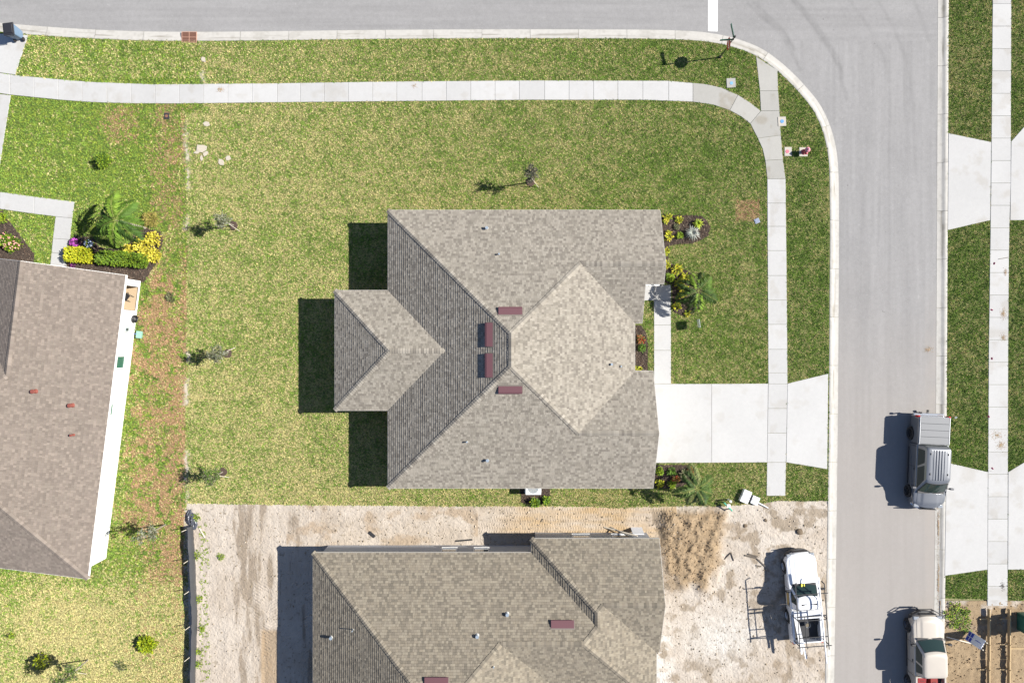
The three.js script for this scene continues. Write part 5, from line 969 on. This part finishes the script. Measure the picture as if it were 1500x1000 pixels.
{ // lot sign, form boards and portable toilet across the street
  const t = thing('lot_sign', 'upright blue and white plot sign on the tan soil', 'sign', G3(1416, 929, 0.1), 1.05);
  part('panel', rbox(0.62, 1.5, 0.03, 0.008, 0, 0.85, 0), std([0.62, 0.66, 0.78], 0.5), t);
  const bl = std([0.03, 0.06, 0.42], 0.5);
  for (const sx of [-1, 1]) for (const y of [0.26, 0.52]) part('blue_block', bx(0.26, 0.2, 0.012, sx * 0.15, y, -0.018), bl, t);
  part('title_bar', bx(0.04, 0.5, 0.012, 0.02, 1.15, -0.018), bl, t);
  part('blue_block', bx(0.56, 0.46, 0.012, 0, 0.4, 0.018), bl, t);
  for (const s of [-1, 1]) part('post', bx(0.06, 1.75, 0.06, s * 0.24, 0.86, 0.05), woodPale, t);
  const form = (x, label) => {
    const g = thing('form_board', label, 'form board', [0, 0, 0], 0, 'timber sidewalk forms'); const z0 = at(0, 890)[1], z1 = 26, n = 3;
    for (let i = 0; i < n; i++) { const a = z0 + (z1 - z0) * i / n, b = z0 + (z1 - z0) * (i + 1) / n; part('board', rbox(0.06, 0.24, b - a - 0.02, 0.006, x - 0.08 * (a + b - 2 * z0) / 2 / 12, 0.3, (a + b) / 2), woodMat, g); }
    for (let z = z0 + 0.6; z < z1; z += 1.55) part('stake', merged([bx(0.05, 0.62, 0.05, x - 0.08, 0.26, z), bx(0.5, 0.04, 0.06, x - 0.28, 0.22, z + 0.06)]), woodMat, g);
  };
  form(at(1446.5, 930)[0], 'long timber form board continuing the sidewalk edge beside the plot sign'); form(at(1476, 930)[0], 'long timber form board nearer the portable toilet');
  plank(1386, 932, 1440, 946, 0.06, woodPale, 'pale plank lying slantwise by the plot sign', null, 0.17); plank(1480, 949, 1520, 949, 0.06, woodMat, 'short timber plank at right angles to the form boards', null, 0.17);
  const pt = at(1502, 909), w = thing('portable_toilet', 'dark green portable toilet casting a long shadow on the soil', 'toilet', [pt[0] + 0.05, 0.1, pt[1]]);
  const gm = std([0.02, 0.1, 0.07], 0.5); part('cabin', rbox(1.12, 2.1, 1.1, 0.04, 0, 1.05, 0), gm, w); part('roof', loftRings([ring(2.08, -0.6, 0.6, 0.6, 0.1), ring(2.2, -0.5, 0.5, 0.5, 0.1), ring(2.26, -0.3, 0.3, 0.3, 0.1)]), std([0.04, 0.16, 0.12], 0.5), w); part('door', rbox(0.03, 1.8, 0.7, 0.01, -0.57, 1.0, 0), std([0.03, 0.13, 0.09], 0.5), w); part('vent_pipe', new THREE.CylinderGeometry(0.05, 0.05, 0.5, 10).translate(0.4, 2.3, 0.4), blackPl, w);
}
// tiny marker flags by the far sidewalk
[[1450, 387, 'at the turf edge just below the dark twig on the sidewalk'], [1450, 458.5, 'at the turf edge level with the larger soil spill'], [1447, 527, 'at the turf edge below the twin soil spills'], [1443, 612.5, 'in the turf between silver pickup and sidewalk'], [1394.5, 609], [1449.5, 689, 'at the corner of the dusty driveway']].forEach(([a, b, w], i) => { const t = thing('marker_flag', w ? 'small pink marker flag ' + w : 'small white marker flag in the turf beside the silver pickup', 'flag', G3(a - 1, b), rr(0, 3), 'marker flags along the far turf'); part('wire', rod(V(0, 0, 0), V(0, 0.32, 0), 0.006), pipeMat, t); part('pennant', bx(0.15, 0.1, 0.012, 0.08, 0.28, 0).rotateX(0.7), std(w ? [0.62, 0.12, 0.2] : [0.7, 0.7, 0.68], 0.7), t); });
plank(1463, 379.5, 1477, 377, 0.03, woodDark, 'dark twig lying across the far sidewalk', null, 0.145, 'twig');
// soil spilled on the sidewalks
[[1473, 399, 2.5, 6, 0.75, 'thin soil streak at the far sidewalk edge'], [1470, 459, 5, 9, 1, 'larger soil spill on the far sidewalk'], [1470, 494, 5, 6, 0.8, 'smaller soil spill on the far sidewalk'], [1461, 637, 11, 7, 0.45, 'broad dusty soil scatter on the far sidewalk'], [1466, 652, 9, 9, 0.5, 'soil crumbs above the dusty driveway on the far sidewalk'], [323, 131, 8, 5, 0.45, 'brown soil smear on the bright white sidewalk'], [606, 126, 4, 3, 0.3, 'tiny soil smear on the bright white sidewalk'], [1376, 770, 2, 34, 0.8, 'soil line in the gutter beside the dusty driveway'], [1376, 850, 2, 40, 0.8, 'soil line in the gutter beside the small turf patch'], [1361, 512, 9, 5, 0.5, 'tan sand scatter on the asphalt by the straight kerb'], [1469, 858, 4, 7, 0.4, 'dark litter of crumbs at the end of the far sidewalk']].forEach(([a, b, ru, rv, k, label], n) => {
  const cnt = Math.round(ru * rv * 7 * k + 50), m = new THREE.InstancedMesh(new THREE.IcosahedronGeometry(0.016, 0), std([1, 1, 1], 1), cnt), M = new THREE.Matrix4(), q = new THREE.Quaternion(); m.name = 'soil_spill';
  const y = n === 7 || n === 8 ? 0.045 : n === 9 ? 0.016 : 0.134;
  for (let i = 0; i < cnt; i++) { const an = rr(0, 6.28), d = Math.abs(rnd() + rnd() + rnd() - 1.5) * 1.1, p = at(a + Math.cos(an) * ru * d, b + Math.sin(an) * rv * d); q.setFromEuler(new THREE.Euler(rr(0, 3), rr(0, 3), 0)); const s = rr(0.5, 1.5); M.compose(V(p[0], y, p[1]), q, V(s, s * 0.4, s)); m.setMatrixAt(i, M); m.setColorAt(i, C(...(n === 10 ? [0.08, 0.07, 0.06] : [0.32 * rr(0.8, 1.2), 0.235 * rr(0.85, 1.15), 0.15]))); }
  tag(m, label, 'soil', null, 'stuff');
});
/* ------------------------------------------------------------------ planting */
const leafMat = new THREE.MeshPhysicalMaterial({ color: C(1, 1, 1), vertexColors: true, roughness: 0.6, side: THREE.DoubleSide, specularIntensity: 0.4 });
const bark = std([0.16, 0.12, 0.085], 0.95), barkGrey = std([0.24, 0.21, 0.17], 0.95);
function leaf(mb, c, dir, len, wid, col, droop = 0.2) {     // folded leaf: two triangles pairs along a rib
  const d = dir.clone().normalize(), s = V(-d.z, 0.15 * (rnd() - 0.5), d.x); if (s.lengthSq() < 1e-4) s.set(1, 0, 0); s.normalize();
  const m = c.clone().addScaledVector(d, len * 0.5), e = c.clone().addScaledVector(d, len); e.y -= droop * len; m.y += 0.05 * len;
  const l = m.clone().addScaledVector(s, wid), r = m.clone().addScaledVector(s, -wid); l.y += wid * 0.3; r.y += wid * 0.3;
  const A = c.toArray(), L = l.toArray(), R = r.toArray(), E = e.toArray(), M = m.toArray();
  mb.tri(A, L, M, col); mb.tri(L, E, M, col); mb.tri(A, M, R, col); mb.tri(R, M, E, col);
}
const vary = (c, k = 0.25) => { const f = 1 + k * (rnd() - 0.5) * 2; return [c[0] * f * rr(0.93, 1.07), c[1] * f, c[2] * f]; };
function boxPoint(rx, h, rz) {                     // clipped hedge: soft shouldered block with uneven bulges
  for (;;) {
    const a = rr(-1, 1), b = Math.pow(rnd(), 0.5), c = rr(-1, 1), bulge = 0.86 + 0.26 * fbm(a * rx * 2.2 + 9, c * rz * 2.2 + b * 2, 201, 2);
    if (Math.pow(Math.abs(a), 6) + Math.pow(b, 5) + Math.pow(Math.abs(c), 4) < Math.pow(bulge, 5)) return V(a * rx, h * b, c * rz);
  }
}
function shrub(name, label, px, py, rx, h, rz, n, ls, cols, o = {}) {
  const t = thing(name, label, o.cat ?? 'shrub', G3(px, py, 0.11), o.turn ?? rr(0, 6), o.group), mb = new MB();
  for (let i = 0; i < n; i++) {
    const a = rr(0, Math.PI * 2), u = Math.pow(rnd(), 0.45), v = rnd();
    const lump = 0.75 + 0.5 * noise(Math.cos(a) * 2 + 5, Math.sin(a) * 2 + v * 2, 3 + n);
    const ph = Math.acos(1 - v) , R = (o.box ? Math.pow(u, 0.6) : u) * lump;
    let p = o.box ? boxPoint(rx, h, rz) : V(Math.cos(a) * Math.sin(ph) * rx * R, h * (0.12 + 0.85 * Math.cos(ph) * R), Math.sin(a) * Math.sin(ph) * rz * R);
    const d = V(p.x / rx + rr(-0.6, 0.6), rr(0.1, 0.9), p.z / rz + rr(-0.6, 0.6));
    leaf(mb, p, d, ls * rr(0.7, 1.3), ls * 0.28 * (o.fat ?? 1), vary(cols[Math.floor(rnd() * cols.length)], 0.3));
  }
  const f = part('foliage', mb.geo(), leafMat, t); f.userData.kind = 'stuff';
  const st = []; for (let i = 0; i < 5; i++) { const a = i * 1.26; st.push(rod(V(0, 0, 0), V(Math.cos(a) * rx * 0.5, h * 0.6, Math.sin(a) * rz * 0.5), 0.012, 0.006, 5)); }
  part('stems', merged(st), bark, t);
  if (o.flowers) { const fb = new MB(); for (let i = 0; i < o.flowers[1]; i++) { const a = rr(0, 6.28), q = Math.sqrt(rnd()); fb.add(new THREE.IcosahedronGeometry(rr(0.03, 0.06), 0), M4(Math.cos(a) * rx * q, h * (1.02 - 0.5 * q * q), Math.sin(a) * rz * q), vary(o.flowers[0], 0.25)); } const m = part('flowers', fb.geo(), leafMat, t); m.userData.kind = 'stuff'; }
  return t;
}
const YEL = [[0.38, 0.35, 0.02], [0.33, 0.33, 0.02], [0.44, 0.39, 0.03], [0.2, 0.24, 0.015], [0.14, 0.19, 0.015]], LIM = [[0.18, 0.27, 0.015], [0.25, 0.32, 0.02], [0.1, 0.17, 0.015]], GRN = [[0.07, 0.13, 0.016], [0.1, 0.18, 0.02], [0.045, 0.09, 0.012]], SIL = [[0.3, 0.32, 0.28], [0.2, 0.23, 0.2], [0.38, 0.38, 0.34]], RED = [[0.25, 0.05, 0.02], [0.2, 0.09, 0.03], [0.1, 0.12, 0.02]], OLV = [[0.1, 0.11, 0.05], [0.16, 0.16, 0.09], [0.07, 0.085, 0.035]], PUR = [[0.16, 0.02, 0.14], [0.24, 0.05, 0.22], [0.06, 0.05, 0.04]];
// mulch beds: dark chips on soil
const mulchBeds = [
  [[[971, 316], [985, 315], [1008, 315], [1029, 316.5], [1036, 323], [1040.5, 331], [1038, 345], [1028, 351], [1014, 356.5], [996, 357], [980, 359.5], [979, 384], [1000, 392], [1012, 400], [1024, 410], [1028, 420], [1032, 440], [1026, 449], [1018, 455], [1008, 463.5], [998, 462], [986, 456], [984, 416], [966, 412], [962, 380], [962, 330]], 'dark mulch bed curving around the front gable corner'],
  [[[922, 476], [940, 477], [946, 486], [949, 500], [949, 543], [922, 543]], 'small dark mulch bed tucked between porch and driveway walk'],
  [[[945, 681], [1008, 680.5], [1018, 689], [1015, 700], [1000, 712.5], [980, 715], [945, 714]], 'dark mulch bed beside the driveway under the palm'],
  [[[762, 715], [806, 715], [806, 726], [803, 737], [780, 739], [764, 736]], 'little mulch bed around the air conditioner'],
  [[[95, 386], [97, 362], [101, 350], [118, 345], [138, 349], [145, 362], [176, 366], [192, 352], [197, 337], [215, 334], [236, 340], [239, 352], [230, 383], [211, 413], [185, 413], [160, 400], [95, 396]], 'dark mulch bed with clipped hedge beside the neighbouring house'],
  [[[-40, 300], [4, 309], [14, 325], [30, 345], [50, 372], [50, 385], [-40, 385]], 'dark mulch bed with pink blooms beside the elbow walk']];
const chipCell = [];
for (const [poly, label] of mulchBeds) {
  const p = plan(poly); paved.push(p);
  tag(part('mulch_bed', sheet(p, 0.118), std([0.06, 0.043, 0.032], 1, { bumpMap: grit, bumpScale: 0.03 })), label, 'mulch bed', null, 'structure');
  const x0 = Math.min(...p.map((q) => q[0])), x1 = Math.max(...p.map((q) => q[0])), z0 = Math.min(...p.map((q) => q[1])), z1 = Math.max(...p.map((q) => q[1]));
  for (let i = 0; i < (x1 - x0) * (z1 - z0) * 230; i++) { const x = rr(x0, x1), z = rr(z0, z1); if (inside(x, z, p)) chipCell.push([x, z]); }
}
{
  const m = new THREE.InstancedMesh(new THREE.BoxGeometry(0.09, 0.012, 0.022), std([1, 1, 1], 1), chipCell.length); m.name = 'mulch_chips';
  const M = new THREE.Matrix4(), q = new THREE.Quaternion();
  chipCell.forEach(([x, z], i) => { q.setFromEuler(new THREE.Euler(rr(-0.5, 0.5), rr(0, 6.28), rr(-0.5, 0.5))); const s = rr(0.6, 1.5); M.compose(V(x, 0.128 + rr(0, 0.02), z), q, V(s, 1, s)); m.setMatrixAt(i, M); const k = rnd(), c = k < 0.12 ? [0.2, 0.15, 0.11] : k < 0.5 ? [0.09, 0.06, 0.042] : [0.045, 0.031, 0.024]; m.setColorAt(i, C(...vary(c, 0.2))); });
  tag(m, 'loose brown bark chips covering the planting beds', 'mulch', null, 'stuff');
}
const yg = 'yellow shrubs in the front bed';
[[976, 320, .24, 'tucked under the gable corner'], [994, 322, .17, 'smallest, in the rounded bed end'], [979, 345, .24, 'in the rounded bed close to the roof edge'], [975, 368, .18, 'in the narrow bed strip, its upper plant'], [975, 388, .2, 'in the narrow bed strip, its lower plant'], [992, 395, .28, 'largest, where the bed widens again'], [1003, 406, .22, 'next to the palm fronds'], [994, 415, .24, 'at the corner of the porch walk'], [1000, 424, .24, 'overlapped by the palm fronds'], [998, 432, .18, 'low, below the palm fronds'], [991, 449, .19, 'beside the white walkway'], [1007, 459, .13, 'tiny, at the pointed bed end']].forEach(([a, b, r, w]) => shrub('yellow_shrub', `bright yellow leafy shrub ${w}`, a, b, r, r * 1.4, r, Math.round(330 * r), 0.17, YEL, { group: yg, fat: 0.8 }));
shrub('green_shrub', 'pale green shrub in the rounded bed beside silver palmetto', 996, 345, .18, .25, .18, 140, .11, LIM); shrub('green_shrub', 'mid green shrub wedged against the porch roof edge', 981, 407, .26, .35, .22, 220, .12, LIM);
shrub('green_shrub', 'grey green low plant in the rounded bed middle', 991, 332, .16, .2, .15, 110, .1, OLV);
for (const [a, b, c, w] of [[966, 690, LIM, 'yellow green croton near the garage corner'], [983, 690, GRN, 'dark green croton in the driveway bed'], [990, 701, RED, 'copper red croton at the heart of the driveway bed'], [1001, 693, OLV, 'olive croton below the driveway edge'], [1011, 690, RED, 'rusty red croton at the tip of the driveway bed'], [966, 708, YEL, 'small yellow plant low in the driveway bed'], [984, 709, LIM, 'lime plant along the lower edge of the driveway bed'], [938, 497, RED, 'reddish plant in the bed behind the porch walk'], [940, 509, GRN, 'green plant in the bed behind the porch walk'], [933, 542, YEL, 'yellow green tuft by the garage eave']]) shrub('bedding_plant', w, a, b, .22, .32, .22, 130, .13, c);
shrub('green_shrub', 'leafy bright green shrub left of its twin by the condenser'.replace('left of', 'bigger than'), 783, 735, .26, .45, .26, 260, .13, LIM.concat(GRN)); shrub('green_shrub', 'slim bright green shrub at the corner of the condenser bed', 800, 732, .22, .45, .26, 220, .12, LIM.concat(GRN));
// the neighbour's bed
const hedgeTurn = -0.1;
shrub('hedge', 'yellow green clipped hedge block beside the elbow walk', 119, 374, .82, .62, .42, 1000, .16, [[0.34, 0.36, 0.015], [0.26, 0.3, 0.015], [0.4, 0.38, 0.02]], { box: true, turn: hedgeTurn, cat: 'hedge' });
shrub('hedge', 'darker green long clipped hedge beneath the yellow bushes', 182, 380, 1.55, .6, .4, 1500, .16, [[0.1, 0.17, 0.015], [0.15, 0.22, 0.015], [0.07, 0.12, 0.012]], { box: true, turn: hedgeTurn, cat: 'hedge' });
for (const [a, b, r, w] of [[192, 368, .38, 'above the long hedge'], [211, 360, .48, 'largest of the cluster'], [226, 350, .42, 'at the outer bed corner'], [228, 375, .4, 'at the hedge end'], [214, 374, .36, 'between hedge and its neighbours']]) shrub('yellow_bush', `lemon yellow rounded bush ${w}`, a, b, r, r * 1.2, r, Math.round(520 * r), .17, [[0.5, 0.43, 0.04], [0.56, 0.48, 0.07], [0.4, 0.36, 0.03]], { group: 'lemon yellow bushes in the neighbour bed' });
shrub('flower_clump', 'purple flower clump at the walk corner', 110, 356, .3, .3, .28, 260, .08, PUR, { cat: 'flowers', flowers: [[0.3, 0.06, 0.3], 40] });
shrub('flower_clump', 'white and blue flower clump beside the purple one', 131, 357, .28, .25, .26, 160, .08, LIM, { cat: 'flowers', flowers: [[0.55, 0.6, 0.7], 36] });
shrub('flower_clump', 'small purple plant between hedge and roof edge', 108, 388, .16, .2, .16, 90, .08, PUR, { cat: 'flowers' });
shrub('flowering_shrub', 'green shrub dotted with pink blooms near the gable', 16, 355, .75, .5, .5, 1100, .11, LIM.concat(GRN), { flowers: [[0.6, 0.3, 0.26], 46] }); shrub('green_shrub', 'lime leafy plant at the bed tip by the elbow walk', 4, 320, .32, .3, .3, 260, .1, LIM);
shrub('green_shrub', 'lone bright green shrub on the lush front lawn', 155, 238, .42, .75, .4, 520, .13, LIM.concat(GRN)); shrub('lime_shrub', 'spiky lime shrub alone on the dry back lawn', 216, 942, .5, .55, .45, 420, .2, [[0.3, 0.34, 0.01], [0.2, 0.26, 0.01], [0.12, 0.17, 0.01]]);
shrub('weed_clump', 'straggly dark weed clump on the dry back lawn', 178, 974, .42, .14, .3, 90, .12, OLV, { cat: 'weeds' }); shrub('green_shrub', 'tiny yellow green sprig on the dry back lawn', 20, 929, .14, .5, .14, 60, .12, LIM);
shrub('dry_grass_clump', 'tan dry ornamental grass beside the slender palm', 222, 322, .45, .35, .4, 500, .22, [[0.33, 0.25, 0.08], [0.24, 0.2, 0.05], [0.3, 0.28, 0.06]], { fat: 0.25 }); shrub('weed_clump', 'scraggly olive weed clump in the brown strip by the patio', 250, 436, .36, .2, .26, 160, .1, OLV, { cat: 'weeds' });
[[1399, 888, .35], [1407, 903, .5], [1398, 913, .3], [1412, 916, .42], [1390, 900, .3], [1415, 895, .25]].forEach(([a, b, r], i) => shrub('weed_clump', `green weed clump ${['below the turf edge', 'biggest of the soil patch', 'close to the beige truck hood', 'touching the plot sign shadow', 'nearest the kerb', 'small, toward the form boards'][i]}`, a, b, r, .2, r, Math.round(300 * r), .12, LIM.concat(GRN), { cat: 'weeds', group: 'weeds below the far turf' }));
[[287, 757, .26, 'beside the crumpled fence end'], [287.5, 813, .3, 'leaning on the fence below its first stakes'], [324, 815, .22, 'alone on open sand'], [291, 877, .26, 'hugging the middle of the fence'], [297, 920, .2, 'off the fence, near the third stake'], [292, 953, .22, 'hugging the lower fence'], [292, 972, .24, 'lowest along the fence']].forEach(([a, b, r, w]) => shrub('weed_clump', `small green weed ${w}`, a, b, r, .16, r, Math.round(420 * r), .09, LIM, { cat: 'weeds', group: 'weeds along the silt fence' }));
{ const mb = new MB(); for (let i = 0; i < 130; i++) { const v = rr(765, 1010), u = 291 + Math.abs(rr(-14, 14)) + (v - 765) * 0.01, p = at(u, v), n = 4 + Math.floor(rnd() * 5); for (let k = 0; k < n; k++) leaf(mb, V(p[0] + rr(-.05, .05), 0.12, p[1] + rr(-.05, .05)), V(rr(-1, 1), 0.5, rr(-1, 1)), rr(0.05, 0.1), 0.02, vary(LIM[k % 3])); } tag(part('weed_sprinkle', mb.geo(), leafMat), 'scattered weed seedlings on the sand beside the silt fence', 'weeds', null, 'stuff'); }

// palms: every frond a part of its own
function palm(label, px, py, h, nf, fl, cols, o = {}) {
  const t = thing(o.name ?? 'palm_tree', label, 'palm', G3(px, py, 0.11), 0), topY = h;
  const g = []; for (let i = 0; i < 8; i++) g.push(rod(V((o.lean ?? 0) * i / 8, topY * i / 8, 0), V((o.lean ?? 0) * (i + 1) / 8, topY * (i + 1) / 8 + 0.01, 0), 0.085 - 0.004 * i, 0.078 - 0.004 * i, 9));
  if (h > 0.3) part('trunk', merged(g), barkGrey, t);
  for (let f = 0; f < nf; f++) {
    const a = f / nf * Math.PI * 2 * 1.0 + rr(-0.25, 0.25) + (o.a0 ?? 0), L = fl * rr(0.8, 1.1), rise = o.flat ? rr(0.1, 0.35) : rr(0.15, 0.75), mb = new MB(), col = cols[f % cols.length];
    const rib = (s) => V((o.lean ?? 0) + Math.cos(a) * L * s, topY + L * (rise * s - (0.65 + rise * 0.55) * s * s * (o.flat ? 0.5 : 1)), Math.sin(a) * L * s);
    for (let k = 0; k < 9; k++) mb.add(rod(rib(k / 9), rib((k + 1) / 9), 0.016 * (1 - k / 10), 0.014 * (1 - k / 10), 5), null, [0.2, 0.22, 0.06]);
    const n = Math.round(L * (o.den ?? 14));
    for (let k = 2; k < n; k++) { const s = k / n, p = rib(s), d = rib(Math.min(1, s + 0.02)).sub(p).normalize(), sd = V(-Math.sin(a), 0, Math.cos(a)); for (const q of [-1, 1]) { const dir = sd.clone().multiplyScalar(q).addScaledVector(d, 0.75).add(V(0, rr(-0.25, 0.2), 0)); leaf(mb, p, dir, (o.ll ?? 0.42) * Math.sin(Math.PI * (0.12 + 0.83 * s)) * rr(0.7, 1.15) + 0.1, o.lw ?? 0.055, vary(col, 0.25), 0.35); } }
    part('frond', mb.geo(), leafMat, t);
  }
  return t;
}
palm('young palm arching over the white porch walk', 1013, 429, 1.75, 9, 1.25, [[0.06, 0.105, 0.016], [0.035, 0.065, 0.012], [0.12, 0.19, 0.02], [0.03, 0.05, 0.012]]);
palm('young palm at the driveway bed edge overlooking the sand plot', 1007, 704, 2.3, 7, 1.35, [[0.06, 0.1, 0.02], [0.035, 0.065, 0.014], [0.12, 0.14, 0.05]], { a0: 0.3 });
palm('slender glossy palm leaning over the neighbouring front bed', 212, 334, 2.9, 7, 1.65, [[0.06, 0.115, 0.014], [0.033, 0.07, 0.01], [0.11, 0.18, 0.02]], { lean: -0.25, ll: 0.6, den: 12, lw: 0.065 });
function fan(name, label, px, py, n, L, cols, w = 0.03) {
  const t = thing(name, label, 'palmetto', G3(px, py, 0.11));
  for (let f = 0; f < 10; f++) {
    const mb = new MB(), a = f * 2.4 + rr(-0.2, 0.2), e = 0.2 + 0.8 * (f / 9), c = V(Math.cos(a) * L * 0.16 * (1 - e), 0.08 + 0.28 * e * L, Math.sin(a) * L * 0.16 * (1 - e));
    mb.add(rod(V(0, 0, 0), c, 0.012, 0.009, 5), null, [0.25, 0.25, 0.16]);
    for (let k = 0; k < n; k++) { const b = a + (k / (n - 1) - 0.5) * 2.2; leaf(mb, c, V(Math.cos(b), rr(0.1, 0.3) + e * 0.9, Math.sin(b)), L * rr(0.65, 1.05), w, vary(cols[f % cols.length], 0.35), 0.3); }
    part('fan_leaf', mb.geo(), leafMat, t);
  }
  return t;
}
fan('palmetto', 'silvery grey palmetto in the rounded bed end', 1013, 342, 7, 0.62, SIL, 0.02); fan('palmetto', 'lime green palmetto behind the silvery one', 1021, 328, 5, 0.42, [[0.3, 0.36, 0.02], [0.16, 0.22, 0.02]], 0.035);

// staked saplings
function sapling(label, px, py, h, cr, n, cols, stakes, o = {}) {
  const t = thing('sapling_tree', label, 'tree', G3(px, py, 0.1), 0), g = [], tops = [];
  g.push(rod(V(0, 0, 0), V(0.03, h * 0.55, 0.02), 0.042, 0.032, 8)); g.push(rod(V(0.03, h * 0.55, 0.02), V(0, h * 0.96, 0), 0.032, 0.012, 7));
  for (let i = 0; i < 16; i++) { const a = i * 2.4, y = h * rr(0.42, 0.88), p = V(0.02, y, 0.01), e = V(Math.cos(a) * cr * rr(0.5, 1), y + rr(0.15, 0.5), Math.sin(a) * cr * rr(0.5, 1)); g.push(rod(p, e, 0.013, 0.006, 4)); tops.push([p, e]); }
  tops.push([V(0, h * 0.8, 0), V(0, h, 0)]);
  part('trunk', merged(g), barkGrey, t);
  const mb = new MB(); for (let i = 0; i < n; i++) { const [p, e] = tops[Math.floor(rnd() * tops.length)], c = p.clone().lerp(e, rr(0.25, 1.08)).add(V(rr(-.1, .1), rr(-.1, .1), rr(-.1, .1))); leaf(mb, c, V(rr(-1, 1), rr(-.3, .6), rr(-1, 1)), rr(0.1, 0.17), 0.028, vary(cols[Math.floor(rnd() * cols.length)], 0.3)); }
  const cm = part('crown', mb.geo(), leafMat, t); cm.userData.kind = 'stuff';
  for (const [dx, dz] of stakes) part('stake', rod(V(dx, -0.02, dz), V(dx * 0.15, h * 0.42, dz * 0.15), 0.018, 0.018, 4), woodPale, t);
  if (!o.bare) { const ring = Array.from({ length: 18 }, (_, k) => { const a = k / 18 * Math.PI * 2, r = 0.26 * (0.85 + 0.3 * noise(k, px, 3)); return [Math.cos(a) * r, Math.sin(a) * r]; }); part('mulch', slabGeo(ring, 0, 0.06, 0.025), std([0.075, 0.05, 0.038], 1, { bumpMap: grit, bumpScale: 0.03 }), t); }
  return t;
}
sapling('slim dark sapling on the lawn behind the hip roof ridge side', 777, 267, 2.9, .42, 420, [[0.05, 0.05, 0.035], [0.07, 0.08, 0.04], [0.1, 0.09, 0.06]], [[.5, .3], [-.4, -.35]]).userData.label = 'slim dark sapling on the lawn between white sidewalk and house';
sapling('sparse olive staked sapling nearest the slender palm', 342, 330, 2.35, .5, 420, OLV.concat([[0.22, 0.23, 0.17]]), [[-.5, -.25], [.35, .35]]);
sapling('olive leaved staked sapling midway along the sod seam', 333, 518, 2.3, .48, 560, OLV.concat([[0.2, 0.2, 0.15]]), [[.5, -.4], [-.3, .4]]);
sapling('green leaved staked sapling closest to the sand plot', 326, 691, 2.3, .5, 560, GRN.concat(OLV), [[-.4, .35], [.4, .35]]);
sapling('pale leaved staked sapling beside the white wall corner', 242, 768, 3.3, .6, 460, OLV.concat([[0.24, 0.25, 0.19]]), [[-.45, .5]], { bare: true });
sapling('tall staked tree on the dry back lawn', 129, 966, 3.4, .62, 900, OLV.concat(GRN), [[-.4, .5], [-.1, .9]], { bare: true });
shrub('lime_shrub', 'lime leafed shrub standing in the tree shadow on back lawn', 66, 965, .42, .9, .38, 330, .16, [[0.22, 0.26, 0.01], [0.12, 0.15, 0.01], [0.06, 0.07, 0.03]]);
/* ------------------------------------------------------------------ turf blades */
{
  const boxes = [...paved, ...bareUnder].map((p) => ({ p, x0: Math.min(...p.map((q) => q[0])), x1: Math.max(...p.map((q) => q[0])), z0: Math.min(...p.map((q) => q[1])), z1: Math.max(...p.map((q) => q[1])) }));
  const free = (x, z) => { for (const b of boxes) if (x > b.x0 && x < b.x1 && z > b.z0 && z < b.z1 && inside(x, z, b.p)) return false; return true; };
  const tuft = (s, n, wide, tall) => { const mb = new MB(); seed = s; for (let i = 0; i < n; i++) { const a = rr(0, 6.28), r = rr(0, wide * 0.55), h = tall * rr(0.5, 1.1), l = wide * rr(0.4, 0.95), x = Math.cos(a) * r, z = Math.sin(a) * r, b = a + rr(-0.9, 0.9), w = 0.007 * rr(0.8, 1.5); const sx = -Math.sin(b) * w, sz = Math.cos(b) * w, ex = x + Math.cos(b) * l, ez = z + Math.sin(b) * l; mb.tri([x - sx, 0, z - sz], [x + sx, 0, z + sz], [(x + ex) / 2 + sx, h * 0.85, (z + ez) / 2 + sz]); mb.tri([x - sx, 0, z - sz], [(x + ex) / 2 + sx, h * 0.85, (z + ez) / 2 + sz], [ex, h * 0.75, ez]); } return mb.geo(); };
  const kinds = [tuft(11, 10, 0.062, 0.046), tuft(23, 8, 0.075, 0.058), tuft(37, 11, 0.055, 0.042)];
  const lists = [[], [], []]; seed = 991;
  const grow = (poly, x0, x1, z0, z1, st) => {
    for (let z = z0; z < z1; z += st) for (let x = x0; x < x1; x += st) {
      const px = x + rr(-0.6, 0.6) * st, pz = z + rr(-0.6, 0.6) * st;
      if (!inside(px, pz, poly) || !free(px, pz)) continue;
      const t = turf(px, pz), clump = fbm(px * 3.1, pz * 3.1, 171, 2);
      if (t.brown > 0.4 && rnd() < 0.45 * t.brown) continue;
      if (rnd() < 0.1 || rnd() < seamSand(px, pz) * 1.2) continue;
      let c; const k = rnd(), str = clamp(t.straw + 0.5 * (clump - 0.5));
      if (rnd() < t.brown * 0.7) c = BROWN; else if (k < str) c = STRAW; else { const q = rnd(); c = q < t.deep ? DEEP : q < t.deep + t.lime ? LIME : GREEN; }
      lists[Math.floor(rnd() * 3)].push([px, pz, t.h * rr(0.75, 1.3), vary(c, 0.28)]);
    }
  };
  grow(lawnPoly, -32.6, 19.6, -21.6, 22, 0.06);
  grow(eastPoly, 26.4, 32.8, -21.6, 16.4, 0.06);
  const mat = std([1, 1, 1], 0.8);
  lists.forEach((l, i) => {
    const m = new THREE.InstancedMesh(kinds[i], mat, l.length); m.name = 'grass'; m.castShadow = m.receiveShadow = true;
    const M = new THREE.Matrix4(), q = new THREE.Quaternion(), up = V(0, 1, 0);
    l.forEach(([x, z, s, c], j) => { q.setFromAxisAngle(up, rr(0, 6.28)); M.compose(V(x, 0.098, z), q, V(s, s, s)); m.setMatrixAt(j, M); m.setColorAt(j, C(...c)); });
    tag(m, ['short straw and green grass blades over all lawns', 'longer loose grass blades over all lawns', 'fine dense grass blades over all lawns'][i], 'grass', 'turf blades', 'stuff');
  });
  console.log('tufts', lists.map((l) => l.length).join(' '));
}
renderer.render(scene, camera);
